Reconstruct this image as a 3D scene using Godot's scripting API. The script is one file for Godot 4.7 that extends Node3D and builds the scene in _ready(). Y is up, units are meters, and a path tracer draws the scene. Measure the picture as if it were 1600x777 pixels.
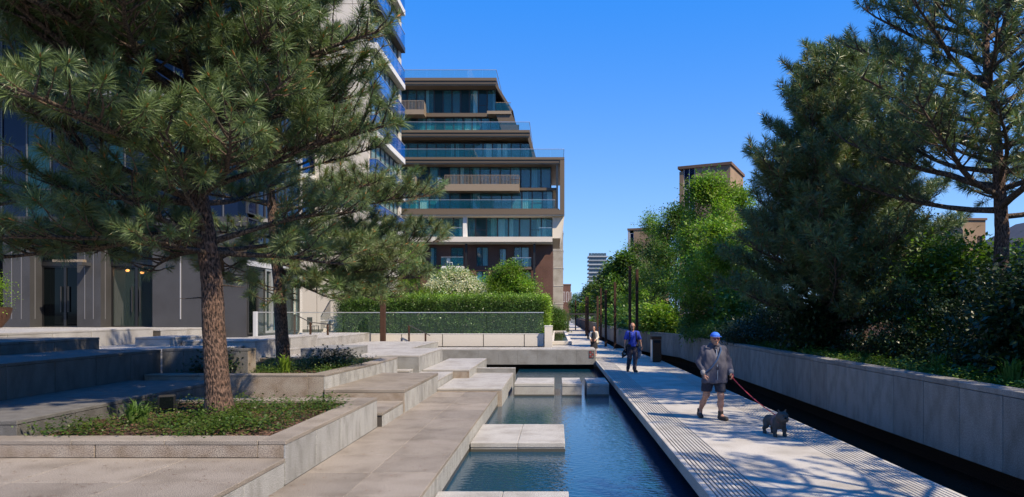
extends Node3D
# x to the right, y up, metres; depth d in helper arguments is metres in front of the camera (world z = -d). Walkway surface is y = 0.

class MB:
	var v := PackedVector3Array()
	var n := PackedVector3Array()
	var c := PackedColorArray()
	var ix := PackedInt32Array()
	var tint := Color(1, 1, 1)
	func vert(p: Vector3, nn: Vector3) -> int:
		v.push_back(p); n.push_back(nn); c.push_back(tint)
		return v.size() - 1
	func tri(a: Vector3, b: Vector3, d: Vector3) -> void:          # corners anticlockwise from outside
		var nn := (b - a).cross(d - a).normalized()
		var k := vert(a, nn); vert(b, nn); vert(d, nn)
		ix.append_array([k, k + 2, k + 1])
	func quad(a: Vector3, b: Vector3, d: Vector3, e: Vector3) -> void:
		var nn := (d - a).cross(e - b).normalized()
		var k := vert(a, nn); vert(b, nn); vert(d, nn); vert(e, nn)
		ix.append_array([k, k + 2, k + 1, k, k + 3, k + 2])
	func face(pts: Array, inside: Vector3) -> void:                # a convex face, turned away from a point inside
		var nn: Vector3 = (pts[1] - pts[0]).cross(pts[2] - pts[0])
		if nn.dot(pts[0] - inside) < 0.0:
			pts.reverse()
		if pts.size() == 4:
			quad(pts[0], pts[1], pts[2], pts[3])
		else:
			for k in pts.size() - 2:
				tri(pts[0], pts[k + 1], pts[k + 2])
	func box(lo: Vector3, hi: Vector3, xf := Transform3D.IDENTITY) -> void:
		var p := []
		for k in 8:
			p.push_back(xf * Vector3(hi.x if k & 1 else lo.x, hi.y if k & 2 else lo.y, hi.z if k & 4 else lo.z))
		var m: Vector3 = xf * ((lo + hi) * 0.5)
		for f in [[0, 1, 3, 2], [4, 5, 7, 6], [0, 1, 5, 4], [2, 3, 7, 6], [0, 2, 6, 4], [1, 3, 7, 5]]:
			face([p[f[0]], p[f[1]], p[f[2]], p[f[3]]], m)
	func cbox(lo: Vector3, hi: Vector3, ch: float, xf := Transform3D.IDENTITY) -> void:   # box with chamfered edges
		var mid := (lo + hi) * 0.5
		var h := (hi - lo) * 0.5
		ch = minf(ch, minf(h.x, minf(h.y, h.z)) * 0.8)
		var pt := func(s: Vector3, axis: int) -> Vector3:
			var q := Vector3(s.x * (h.x - ch), s.y * (h.y - ch), s.z * (h.z - ch))
			q[axis] = s[axis] * h[axis]
			return xf * (mid + q)
		var inside: Vector3 = xf * mid
		for a in 3:
			var b := (a + 1) % 3
			var e := (a + 2) % 3
			for s in [-1.0, 1.0]:
				var q := []
				for t in [[-1, -1], [1, -1], [1, 1], [-1, 1]]:
					var sv := Vector3(); sv[a] = s; sv[b] = t[0]; sv[e] = t[1]
					q.push_back(pt.call(sv, a))
				face(q, inside)
				for s2 in [-1.0, 1.0]:
					var s0 := Vector3(); s0[a] = s; s0[b] = s2; s0[e] = -1
					var s1 := s0; s1[e] = 1
					face([pt.call(s0, a), pt.call(s1, a), pt.call(s1, b), pt.call(s0, b)], inside)
		for k in 8:
			var s := Vector3(1 if k & 1 else -1, 1 if k & 2 else -1, 1 if k & 4 else -1)
			face([pt.call(s, 0), pt.call(s, 1), pt.call(s, 2)], inside)
	func prism(poly: Array, y0: float, y1: float) -> void:         # poly: convex list of Vector2(x, d)
		var m := Vector2()
		for q in poly: m += q / poly.size()
		var c0 := Vector3(m.x, (y0 + y1) / 2, -m.y)
		var top := []; var bot := []
		for q in poly:
			top.push_back(Vector3(q.x, y1, -q.y)); bot.push_back(Vector3(q.x, y0, -q.y))
		for k in poly.size():
			var j := (k + 1) % poly.size()
			face([bot[k], bot[j], top[j], top[k]], c0)
		face(top.duplicate(), c0); face(bot.duplicate(), c0)
	func extrude(poly: Array, d0: float, d1: float) -> void:       # poly: convex list of Vector2(x, y), standing across the view
		var m := Vector2()
		for q in poly: m += q / poly.size()
		var c0 := Vector3(m.x, m.y, -(d0 + d1) / 2)
		var fr := []; var bk := []
		for q in poly:
			fr.push_back(Vector3(q.x, q.y, -d0)); bk.push_back(Vector3(q.x, q.y, -d1))
		for k in poly.size():
			var j := (k + 1) % poly.size()
			face([bk[k], bk[j], fr[j], fr[k]], c0)
		face(fr.duplicate(), c0); face(bk.duplicate(), c0)
	func tube(pts: Array, rad: Array, sides := 8, caps := true, rough := 0.0, seed_ := 1) -> void:   # smooth tapered tube
		var rings := []
		var rng := RandomNumberGenerator.new(); rng.seed = seed_
		var up := Vector3(0.31, 0.12, 0.94)
		for k in pts.size():
			var t: Vector3 = (pts[min(k + 1, pts.size() - 1)] - pts[max(k - 1, 0)]).normalized()
			var a := t.cross(up)
			if a.length() < 0.05: a = t.cross(Vector3.RIGHT)
			a = a.normalized()
			up = a.cross(t).normalized()
			var ring := []
			for s in sides:
				var w := TAU * s / sides
				var o := a * cos(w) + up * sin(w)
				var r: float = rad[k] * (1.0 + rough * rng.randf_range(-1, 1))
				ring.push_back(vert(pts[k] + o * r, o))
			rings.push_back(ring)
		for k in pts.size() - 1:
			for s in sides:
				var j := (s + 1) % sides
				ix.append_array([rings[k][s], rings[k][j], rings[k + 1][j], rings[k][s], rings[k + 1][j], rings[k + 1][s]])
		if caps:
			for e in [0, pts.size() - 1]:
				var t: Vector3 = (pts[1] - pts[0] if e == 0 else pts[e] - pts[e - 1]).normalized() * (-1.0 if e == 0 else 1.0)
				var m := vert(pts[e], t)
				for s in sides:
					var j := (s + 1) % sides
					if e == 0: ix.append_array([m, rings[e][j], rings[e][s]])
					else: ix.append_array([m, rings[e][s], rings[e][j]])
	func ball(at: Vector3, r: Vector3, seg := 10, rows := 6, xf := Transform3D.IDENTITY) -> void:
		var grid := []
		for j in rows + 1:
			var row := []
			var b := PI * j / rows
			for i in seg:
				var a := TAU * i / seg
				var u := Vector3(sin(b) * cos(a), cos(b), sin(b) * sin(a))
				row.push_back(vert(xf * (at + u * r), (xf.basis * (u / r)).normalized()))
			grid.push_back(row)
		for j in rows:
			for i in seg:
				var k := (i + 1) % seg
				ix.append_array([grid[j][i], grid[j + 1][k], grid[j + 1][i], grid[j][i], grid[j][k], grid[j + 1][k]])
	func mesh(colors := false) -> ArrayMesh:
		var arr := []
		arr.resize(Mesh.ARRAY_MAX)
		arr[Mesh.ARRAY_VERTEX] = v; arr[Mesh.ARRAY_NORMAL] = n; arr[Mesh.ARRAY_INDEX] = ix
		if colors: arr[Mesh.ARRAY_COLOR] = c
		var m := ArrayMesh.new()
		m.add_surface_from_arrays(Mesh.PRIMITIVE_TRIANGLES, arr)
		return m
	func add_to(m: ArrayMesh, colors := false) -> ArrayMesh:
		var arr := []
		arr.resize(Mesh.ARRAY_MAX)
		arr[Mesh.ARRAY_VERTEX] = v; arr[Mesh.ARRAY_NORMAL] = n; arr[Mesh.ARRAY_INDEX] = ix
		if colors: arr[Mesh.ARRAY_COLOR] = c
		m.add_surface_from_arrays(Mesh.PRIMITIVE_TRIANGLES, arr)
		return m

var M := {}            # materials by name
var rng := RandomNumberGenerator.new()
var box_cache := {}

func P(x: float, y: float, d: float) -> Vector3:
	return Vector3(x, y, -d)

func free_name(parent: Node, called: String) -> String:
	if not parent.has_node(NodePath(called)): return called
	var k := 1
	var counts: Dictionary = parent.get_meta("name_counts", {})
	k = counts.get(called, 0) + 1
	while parent.has_node(NodePath("%s_%03d" % [called, k])): k += 1
	counts[called] = k
	parent.set_meta("name_counts", counts)
	return "%s_%03d" % [called, k]

func tag(o: Node3D, label: String, category := "", group := "", kind := "") -> Node3D:
	if label: o.set_meta("label", label)
	if category: o.set_meta("category", category)
	if group: o.set_meta("group", group)
	if kind: o.set_meta("kind", kind)
	return o

func thing(called: String, label: String, category: String, at := Vector3.ZERO, turn := 0.0, group := "") -> Node3D:
	var o := Node3D.new()
	o.name = free_name(self, called)
	add_child(o, true)
	o.position = at
	o.rotation.y = turn
	tag(o, label, category, group)
	return o

func part(parent: Node, called: String, mesh: Mesh, material: Material, at := Vector3.ZERO) -> MeshInstance3D:
	var o := MeshInstance3D.new()
	o.name = free_name(parent, called)
	o.mesh = mesh
	if material: o.material_override = material
	parent.add_child(o, true)
	o.position = at
	return o

func piece(parent: Node, called: String, x0: float, x1: float, y0: float, y1: float, d0: float, d1: float, material: Material, ch := 0.005) -> MeshInstance3D:   # a block, its mesh shared with blocks of the same size
	var s := Vector3(x1 - x0, y1 - y0, d1 - d0)
	var key := "%.3f %.3f %.3f %.3f" % [s.x, s.y, s.z, ch]
	if not box_cache.has(key):
		var b := MB.new()
		if ch > 0.0: b.cbox(-s / 2, s / 2, ch)
		else: b.box(-s / 2, s / 2)
		box_cache[key] = b.mesh()
	return part(parent, called, box_cache[key], material, Vector3((x0 + x1) / 2, (y0 + y1) / 2, -(d0 + d1) / 2))

func many(parent: Node, called: String, mesh: Mesh, material: Material, xfs: Array, cols: Array) -> MultiMeshInstance3D:
	var mm := MultiMesh.new()
	mm.transform_format = MultiMesh.TRANSFORM_3D
	mm.use_colors = true
	mm.mesh = mesh
	mm.instance_count = xfs.size()
	for k in xfs.size():
		mm.set_instance_transform(k, xfs[k])
		mm.set_instance_color(k, cols[k % cols.size()])
	var o := MultiMeshInstance3D.new()
	o.name = free_name(parent, called)
	o.multimesh = mm
	if material: o.material_override = material
	o.set_meta("kind", "stuff")
	parent.add_child(o, true)
	return o

func lin(r: float, g: float, b: float, a := 1.0) -> Color:
	var q := Color(r, g, b).linear_to_srgb()
	q.a = a
	return q

func noise_tex(freq: float, stops: Array, cols: Array, kind := FastNoiseLite.TYPE_SIMPLEX_SMOOTH, oct := 4, size := 512, seed_ := 1, stretch := Vector2.ONE) -> NoiseTexture2D:
	var f := FastNoiseLite.new()
	f.noise_type = kind
	f.frequency = freq
	f.fractal_octaves = oct
	f.seed = seed_
	var t := NoiseTexture2D.new()
	t.width = size; t.height = size
	t.seamless = true
	t.noise = f
	if stops.size():
		var g := Gradient.new()
		g.offsets = PackedFloat32Array(stops)
		g.colors = PackedColorArray(cols)
		t.color_ramp = g
	return t

func grey(x: float) -> Color:
	return Color(x, x, x)

func mat(called: String, color: Color, rough := 0.8, fine: Texture2D = null, fine_scale := 1.0, coarse: Texture2D = null, coarse_scale := 0.2, bump: Texture2D = null, bump_cm := 0.0) -> StandardMaterial3D:
	var m := StandardMaterial3D.new()
	m.resource_name = called
	m.albedo_color = color
	m.roughness = rough
	if fine:
		m.albedo_texture = fine
		m.uv1_triplanar = true; m.uv1_world_triplanar = true
		m.uv1_scale = Vector3.ONE * fine_scale
	if coarse:
		m.detail_enabled = true
		m.detail_blend_mode = BaseMaterial3D.BLEND_MODE_MUL
		m.detail_albedo = coarse
		m.detail_uv_layer = BaseMaterial3D.DETAIL_UV_2
		m.uv2_triplanar = true; m.uv2_world_triplanar = true
		m.uv2_scale = Vector3.ONE * coarse_scale
	if bump:
		m.heightmap_enabled = true
		m.heightmap_texture = bump
		m.heightmap_scale = bump_cm
		m.uv1_triplanar = true; m.uv1_world_triplanar = true
		m.uv1_scale = Vector3.ONE * fine_scale
	M[called] = m
	return m

func variants(called: String, color: Color, spread: Array, rough: float, fine: Texture2D, fs: float, coarse: Texture2D, cs: float, bump: Texture2D, bc: float) -> Array:
	var out := []
	for k in spread.size():
		var l := color.srgb_to_linear()
		var s: float = spread[k]
		out.push_back(mat("%s_%d" % [called, k], lin(l.r * s, l.g * s, l.b * s), rough, fine, fs, coarse, cs, bump, bc))
	M[called] = out
	return out

func pick(a: Array) -> Variant:
	return a[rng.randi() % a.size()]

func glass(called: String, tint: Color, alpha: float, rough := 0.02) -> StandardMaterial3D:
	var m := mat(called, Color(tint.r, tint.g, tint.b, alpha), rough)
	m.transparency = BaseMaterial3D.TRANSPARENCY_ALPHA
	return m

func leaf_mat(called: String, color: Color, rough := 0.5, through := 0.5) -> StandardMaterial3D:
	var m := mat(called, color, rough)
	m.vertex_color_use_as_albedo = true
	m.backlight_enabled = true
	m.backlight = lin(0.85 * through, through, 0.35 * through)
	m.cull_mode = BaseMaterial3D.CULL_DISABLED
	return m

func _ready() -> void:
	rng.seed = 11
	# ---------- camera: level, lens shifted up and to the left, as the photograph's verticals and its vanishing point show
	var cam := Camera3D.new()
	cam.name = "camera"
	cam.projection = Camera3D.PROJECTION_FRUSTUM
	cam.near = 0.1
	cam.far = 6000.0
	cam.size = 0.07282
	cam.frustum_offset = Vector2(-0.00647, 0.00951)
	cam.position = Vector3(0, 2.17, 0)
	add_child(cam)
	cam.current = true
	# ---------- sky, sun, exposure
	var env := Environment.new()
	env.background_mode = Environment.BG_SKY
	var sky := Sky.new()
	var sm := ProceduralSkyMaterial.new()
	sm.sky_top_color = lin(0.003, 0.185, 0.70)
	sm.sky_horizon_color = lin(0.43, 0.70, 1.0)
	sm.sky_curve = 0.125
	sm.sky_energy_multiplier = 0.94
	sm.ground_horizon_color = Color(0.45, 0.45, 0.42)
	sm.ground_bottom_color = Color(0.20, 0.20, 0.18)
	sm.sun_angle_max = 8.0
	sky.sky_material = sm
	env.sky = sky
	env.tonemap_mode = Environment.TONE_MAPPER_LINEAR
	env.tonemap_exposure = 1.54
	env.sdfgi_enabled = true
	env.ssao_enabled = true
	env.ssil_enabled = true
	var we := WorldEnvironment.new()
	we.name = "world_environment"
	we.environment = env
	add_child(we)
	var sun := DirectionalLight3D.new()
	sun.name = "sun"
	sun.light_color = Color(1.0, 0.93, 0.82)
	sun.light_energy = 1.6
	sun.light_angular_distance = 0.5
	sun.shadow_enabled = true
	add_child(sun)
	sun.basis = Basis.looking_at(-Vector3(0.51, 0.76, 0.41).normalized())
	make_materials()
	build_ground()
	build_terraces()
	build_pool()
	build_walkway()
	build_right_wall()
	build_back_wall()
	build_stone_building()
	build_white_tower()
	build_stepped_building()
	build_far_buildings()
	make_foliage()
	build_pines()
	build_leafy_trees()
	build_shrubs()
	build_posts()
	build_small_things()
	build_people()

func make_materials() -> void:
	var T := {}
	T.speckle = noise_tex(0.16, [0.0, 0.32, 0.5, 0.66, 1.0], [grey(0.30), grey(0.62), grey(0.84), grey(0.97), grey(1.0)], FastNoiseLite.TYPE_SIMPLEX, 3, 512, 3)
	T.fine = noise_tex(0.10, [0.2, 0.8], [grey(0.80), grey(1.0)], FastNoiseLite.TYPE_SIMPLEX, 4, 512, 5)
	T.stain = noise_tex(0.0045, [0.1, 0.4, 0.7], [Color(0.87, 0.86, 0.845), Color(0.95, 0.945, 0.94), grey(1.0)], FastNoiseLite.TYPE_SIMPLEX_SMOOTH, 6, 1024, 8)
	T.stain2 = noise_tex(0.007, [0.2, 0.5, 0.8], [Color(0.86, 0.82, 0.78), Color(0.95, 0.93, 0.92), grey(1.0)], FastNoiseLite.TYPE_PERLIN, 6, 1024, 18)
	T.bump = noise_tex(0.12, [], [], FastNoiseLite.TYPE_SIMPLEX, 4, 512, 9)
	T.bark = noise_tex(0.022, [0.22, 0.42, 0.55, 0.8], [grey(0.16), grey(0.45), grey(0.82), grey(1.0)], FastNoiseLite.TYPE_SIMPLEX, 5, 512, 4)
	T.barkbump = noise_tex(0.022, [], [], FastNoiseLite.TYPE_SIMPLEX, 5, 512, 4)
	T.wave = noise_tex(0.014, [], [], FastNoiseLite.TYPE_SIMPLEX_SMOOTH, 3, 1024, 21)
	T.soil = noise_tex(0.08, [0.2, 0.5, 0.8], [Color(0.35, 0.25, 0.18), Color(0.7, 0.55, 0.42), Color(1, 0.85, 0.7)], FastNoiseLite.TYPE_SIMPLEX, 4, 512, 7)
	T.brick = noise_tex(0.09, [0.1, 0.5, 0.9], [Color(0.6, 0.55, 0.55), Color(0.85, 0.8, 0.78), grey(1.0)], FastNoiseLite.TYPE_VALUE, 2, 256, 7)
	# granite: worn brownish slabs on the treads, pale sawn cladding on the risers, tan panels
	variants("paving", lin(0.37, 0.325, 0.275), [1.0, 0.88, 1.10, 0.95], 0.75, T.speckle, 0.85, T.stain, 0.28, T.bump, 0.12)
	variants("paving_pale", lin(0.54, 0.52, 0.49), [1.0, 0.94, 1.05], 0.75, T.speckle, 0.8, T.stain, 0.25, T.bump, 0.12)
	T.streak = noise_tex(0.012, [0.15, 0.45, 0.7], [Color(0.86, 0.855, 0.845), Color(0.95, 0.948, 0.943), grey(1.0)], FastNoiseLite.TYPE_SIMPLEX_SMOOTH, 6, 512, 28)
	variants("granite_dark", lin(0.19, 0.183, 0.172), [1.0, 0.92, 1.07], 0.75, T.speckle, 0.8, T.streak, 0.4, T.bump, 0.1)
	variants("cladding", lin(0.54, 0.54, 0.525), [1.0, 0.90, 1.07, 0.97, 0.80], 0.75, T.speckle, 0.8, T.streak, 0.45, T.bump, 0.1)
	variants("granite_tan", lin(0.46, 0.40, 0.33), [1.0, 0.94, 1.05], 0.75, T.speckle, 0.75, T.stain2, 0.5, T.bump, 0.12)
	variants("granite_grey", lin(0.33, 0.33, 0.32), [1.0, 0.94, 1.06], 0.75, T.speckle, 0.7, T.stain, 0.3, T.bump, 0.1)
	variants("block_stone", lin(0.60, 0.58, 0.54), [1.0, 0.9], 0.75, T.speckle, 0.8, T.stain, 0.3, T.bump, 0.1)
	mat("joint", lin(0.07, 0.062, 0.055), 0.9, T.fine, 2.0)
	mat("joint_pale", lin(0.50, 0.46, 0.41), 0.9, T.fine, 2.0)
	mat("joint_dark", lin(0.05, 0.048, 0.045), 0.9)
	variants("concrete", lin(0.55, 0.525, 0.48), [1.0, 0.96, 1.03], 0.8, T.fine, 0.8, T.stain, 0.2, T.bump, 0.05)
	variants("grating", lin(0.55, 0.525, 0.48), [1.0, 0.92, 1.04, 0.97], 0.75, T.fine, 1.0, T.stain, 0.2, null, 0)
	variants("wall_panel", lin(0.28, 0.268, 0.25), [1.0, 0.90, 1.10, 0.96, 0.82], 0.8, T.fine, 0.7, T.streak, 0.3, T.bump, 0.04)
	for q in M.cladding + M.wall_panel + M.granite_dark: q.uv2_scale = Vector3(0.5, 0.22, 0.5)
	mat("void", lin(0.012, 0.012, 0.013), 0.9)
	mat("fascia", lin(0.22, 0.215, 0.205), 0.8, T.fine, 1.0, T.stain, 0.3)
	mat("soil", lin(0.10, 0.065, 0.045), 1.0, T.soil, 0.9, null, 0, T.bump, 2.0)
	mat("lawn", lin(0.06, 0.075, 0.03), 1.0, T.soil, 0.3)
	mat("far_ground", lin(0.14, 0.14, 0.12), 1.0, T.stain, 0.05)
	mat("cream_wall", lin(0.70, 0.65, 0.58), 0.8, T.fine, 1.5)
	mat("cream_panel", lin(0.66, 0.62, 0.55), 0.6, T.fine, 0.3)
	mat("white_render", lin(0.82, 0.81, 0.79), 0.7, T.fine, 1.5)
	mat("wet_stone", lin(0.085, 0.078, 0.06), 0.35, T.fine, 1.0)
	mat("soffit_cream", lin(0.62, 0.57, 0.48), 0.8)
	mat("dark_soffit", lin(0.05, 0.042, 0.035), 0.7)
	variants("bronze", lin(0.155, 0.115, 0.075), [1.0, 0.85], 0.5, T.fine, 0.3, null, 0, null, 0)
	mat("bronze_light", lin(0.30, 0.235, 0.165), 0.5, T.fine, 0.3)
	mat("dark_metal", lin(0.03, 0.028, 0.027), 0.45)
	mat("black_metal", lin(0.012, 0.012, 0.013), 0.4)
	mat("bin_brown", lin(0.15, 0.09, 0.05), 0.8, T.soil, 0.9)
	mat("rust", lin(0.105, 0.066, 0.046), 0.85, T.soil, 0.9, T.stain2, 0.6)
	mat("steel", lin(0.55, 0.56, 0.57), 0.3).metallic = 0.6
	mat("pale_frame", lin(0.45, 0.46, 0.48), 0.5)
	mat("slate_stone", lin(0.058, 0.058, 0.062), 0.7, T.fine, 0.6, T.stain, 0.15)
	mat("slate_light", lin(0.33, 0.33, 0.34), 0.6)
	mat("strip_metal", lin(0.15, 0.15, 0.16), 0.5)
	mat("mullion", lin(0.10, 0.105, 0.12), 0.5)
	variants("brick", lin(0.19, 0.105, 0.08), [1.0, 0.86, 1.12], 0.9, T.brick, 2.6, T.stain, 0.1, null, 0)
	mat("brick_joint", lin(0.14, 0.11, 0.095), 0.95)
	mat("far_band", lin(0.20, 0.23, 0.27), 0.7)
	mat("far_band_pale", lin(0.30, 0.33, 0.37), 0.7)
	mat("tan_brick", lin(0.36, 0.25, 0.16), 0.9, T.fine, 0.3, T.stain, 0.06)
	mat("brown_brick", lin(0.20, 0.125, 0.085), 0.9, T.fine, 0.3, T.stain, 0.05)
	mat("raw_concrete", lin(0.46, 0.44, 0.41), 0.9, T.fine, 0.25, T.stain, 0.12)
	mat("navy_pane", lin(0.004, 0.008, 0.028), 0.05).metallic_specular = 0.4
	mat("dark_pane", lin(0.003, 0.005, 0.006), 0.04).metallic_specular = 0.3
	mat("teal_pane", lin(0.006, 0.035, 0.042), 0.05)
	mat("far_pane", lin(0.05, 0.085, 0.12), 0.1)
	mat("interior", lin(0.022, 0.026, 0.030), 0.9)
	mat("curtain", lin(0.42, 0.68, 0.64), 0.95)
	mat("curtain_dim", lin(0.16, 0.33, 0.33), 0.95)
	mat("inner_wall", lin(0.05, 0.055, 0.07), 0.95)
	glass("window_glass", Color(0.22, 0.66, 0.70), 0.16)
	glass("balcony_glass", Color(0.03, 0.36, 0.74), 0.48)
	M.balcony_glass.metallic_specular = 0.65
	glass("rail_glass", Color(0.07, 0.40, 0.50), 0.14)
	M.rail_glass.metallic_specular = 0.4
	glass("fence_glass", Color(0.75, 0.9, 0.88), 0.02)
	M.fence_glass.metallic_specular = 0.08
	var w := mat("water", lin(0.004, 0.040, 0.074), 0.02, null, 0.42, null, 0, T.wave, 0.34)
	w.uv1_scale = Vector3(0.36, 0.42, 0.55)
	w.metallic_specular = 0.62
	var w2 := mat("still_water", lin(0.034, 0.027, 0.021), 0.03, null, 0.4, null, 0, T.wave, 0.35)
	w2.uv1_scale = Vector3(0.5, 0.4, 0.4)
	mat("bark", lin(0.225, 0.142, 0.105), 0.95, T.bark, 1.2, T.stain2, 0.6, T.barkbump, 3.0).uv1_scale = Vector3(2.6, 0.8, 2.6)
	mat("bark_dark", lin(0.16, 0.115, 0.085), 0.95, T.bark, 1.2, null, 0, T.barkbump, 2.0).uv1_scale = Vector3(2.2, 0.9, 2.2)
	mat("twig", lin(0.13, 0.085, 0.055), 0.95)
	mat("birch_bark", lin(0.30, 0.26, 0.21), 0.9, T.bark, 1.5)
	leaf_mat("needle", lin(0.135, 0.196, 0.075), 0.38, 0.35)
	leaf_mat("needle_dark", lin(0.038, 0.058, 0.032), 0.55, 0.18)
	leaf_mat("leaf_bright", lin(0.19, 0.31, 0.05), 0.45, 0.95)
	leaf_mat("leaf_mid", lin(0.10, 0.185, 0.036), 0.45, 0.8)
	leaf_mat("leaf_dark", lin(0.026, 0.052, 0.018), 0.4, 0.35)
	leaf_mat("leaf_hedge", lin(0.075, 0.145, 0.035), 0.3, 0.5)
	leaf_mat("leaf_lime", lin(0.20, 0.30, 0.03), 0.5, 0.8)
	leaf_mat("blossom", lin(0.72, 0.70, 0.55), 0.7, 0.5)
	mat("bud", lin(0.42, 0.16, 0.05), 0.7)

func build_ground() -> void:
	var g := PlaneMesh.new(); g.size = Vector2(7000, 7000)
	tag(part(self, "ground", g, M.far_ground, Vector3(0, -1.2, -1000)), "pale open ground reaching out to the horizon", "", "", "structure")
	var b := MB.new()                      # the raised bank behind the long wall
	b.prism([Vector2(6.5, -8), Vector2(80, -8), Vector2(80, 33.4), Vector2(6.5, 33.4)], -1.1, 0.98)
	b.prism([Vector2(6.5, 33.4), Vector2(80, 33.4), Vector2(80, 42.3), Vector2(4.75, 42.3)], -1.1, 0.98)
	b.prism([Vector2(4.75, 42.3), Vector2(80, 42.3), Vector2(80, 160), Vector2(4.6, 160)], -1.1, 0.98)
	tag(part(self, "planting_bank", b.mesh(), M.soil), "dark soil bank held up behind the long concrete wall", "", "", "structure")
	b = MB.new()
	b.prism([Vector2(-40, 34.4), Vector2(-0.55, 34.4), Vector2(-0.55, 79), Vector2(-40, 79)], -1.1, 1.05)
	tag(part(self, "garden_ground", b.mesh(), M.lawn), "planted garden ground between hedge and apartment block", "", "", "structure")
	b = MB.new()
	b.prism([Vector2(-0.5, 34.3), Vector2(4.7, 34.3), Vector2(4.3, 42.3), Vector2(-0.5, 42.3)], -1.1, 0.0)
	b.prism([Vector2(-0.5, 42.3), Vector2(3.7, 42.3), Vector2(3.5, 170), Vector2(-0.5, 170)], -1.1, 0.0)
	tag(part(self, "path", b.mesh(), M.concrete[0]), "pale concrete path running on between the posts", "", "", "structure")

# a granite terrace: treads of slabs over a joint bed, cladding panels on the riser to the right and the riser to the front
func terrace(called: String, label: String, x0: float, x1: float, d0: float, d1: float, y0: float, y1: float, sx: float, sd: float, px: float, pf: float, top: Array, right: Array, front: Array, lip := 0.055, bed: Material = null) -> Node3D:
	var t := thing(called, label, "terrace", P(x0, y0, d0))
	var ox := x0; var oy := y0; var od := d0
	x1 -= ox; x0 = 0.0; d1 -= od; d0 = 0.0; y1 -= oy; y0 = 0.0
	var b := MB.new()
	b.box(Vector3(x0 + 0.02, y0, -d1 + 0.02), Vector3(x1 - 0.02, y1 - lip, -d0 - 0.02))
	part(t, "core", b.mesh(), M.joint)
	b = MB.new()
	b.box(Vector3(x0 + 0.03, y1 - lip + 0.001, -d1 + 0.03), Vector3(x1 - 0.03, y1 - 0.008, -d0 - 0.03))
	part(t, "bed", b.mesh(), bed if bed else M.joint_pale)
	var nx := maxi(1, roundi((x1 - x0) / sx))
	var nd := maxi(1, roundi((d1 - d0) / sd))
	var g := 0.004
	for i in nx:
		for k in nd:
			var o := piece(t, "paving_slab", x0 + (x1 - x0) * i / nx + (g if i else 0.0), x0 + (x1 - x0) * (i + 1) / nx, y1 - lip, y1, d0 + (d1 - d0) * k / nd + (g if k else 0.0), d0 + (d1 - d0) * (k + 1) / nd, pick(top), 0.006)
			o.position.y += rng.randf_range(-0.0015, 0.0015)
	if px > 0:
		var n := maxi(1, roundi((d1 - d0) / px))
		for k in n:
			piece(t, "cladding_panel", x1 - 0.03, x1 - rng.randf_range(0.004, 0.006), y0, y1 - lip - 0.006, d0 + 0.034 + (d1 - d0 - 0.034) * k / n + 0.007, d0 + 0.034 + (d1 - d0 - 0.034) * (k + 1) / n - 0.007, pick(right), 0.004)
	if pf > 0:
		var n := maxi(1, roundi((x1 - x0) / pf))
		for k in n:
			piece(t, "front_panel", x0 + (x1 - x0) * k / n + 0.003, x0 + (x1 - x0) * (k + 1) / n - (0.003 if k < n - 1 else 0.005), y0, y1 - lip - 0.006, d0 + rng.randf_range(0.004, 0.006), d0 + 0.03, pick(front), 0.004)
	return t

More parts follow.
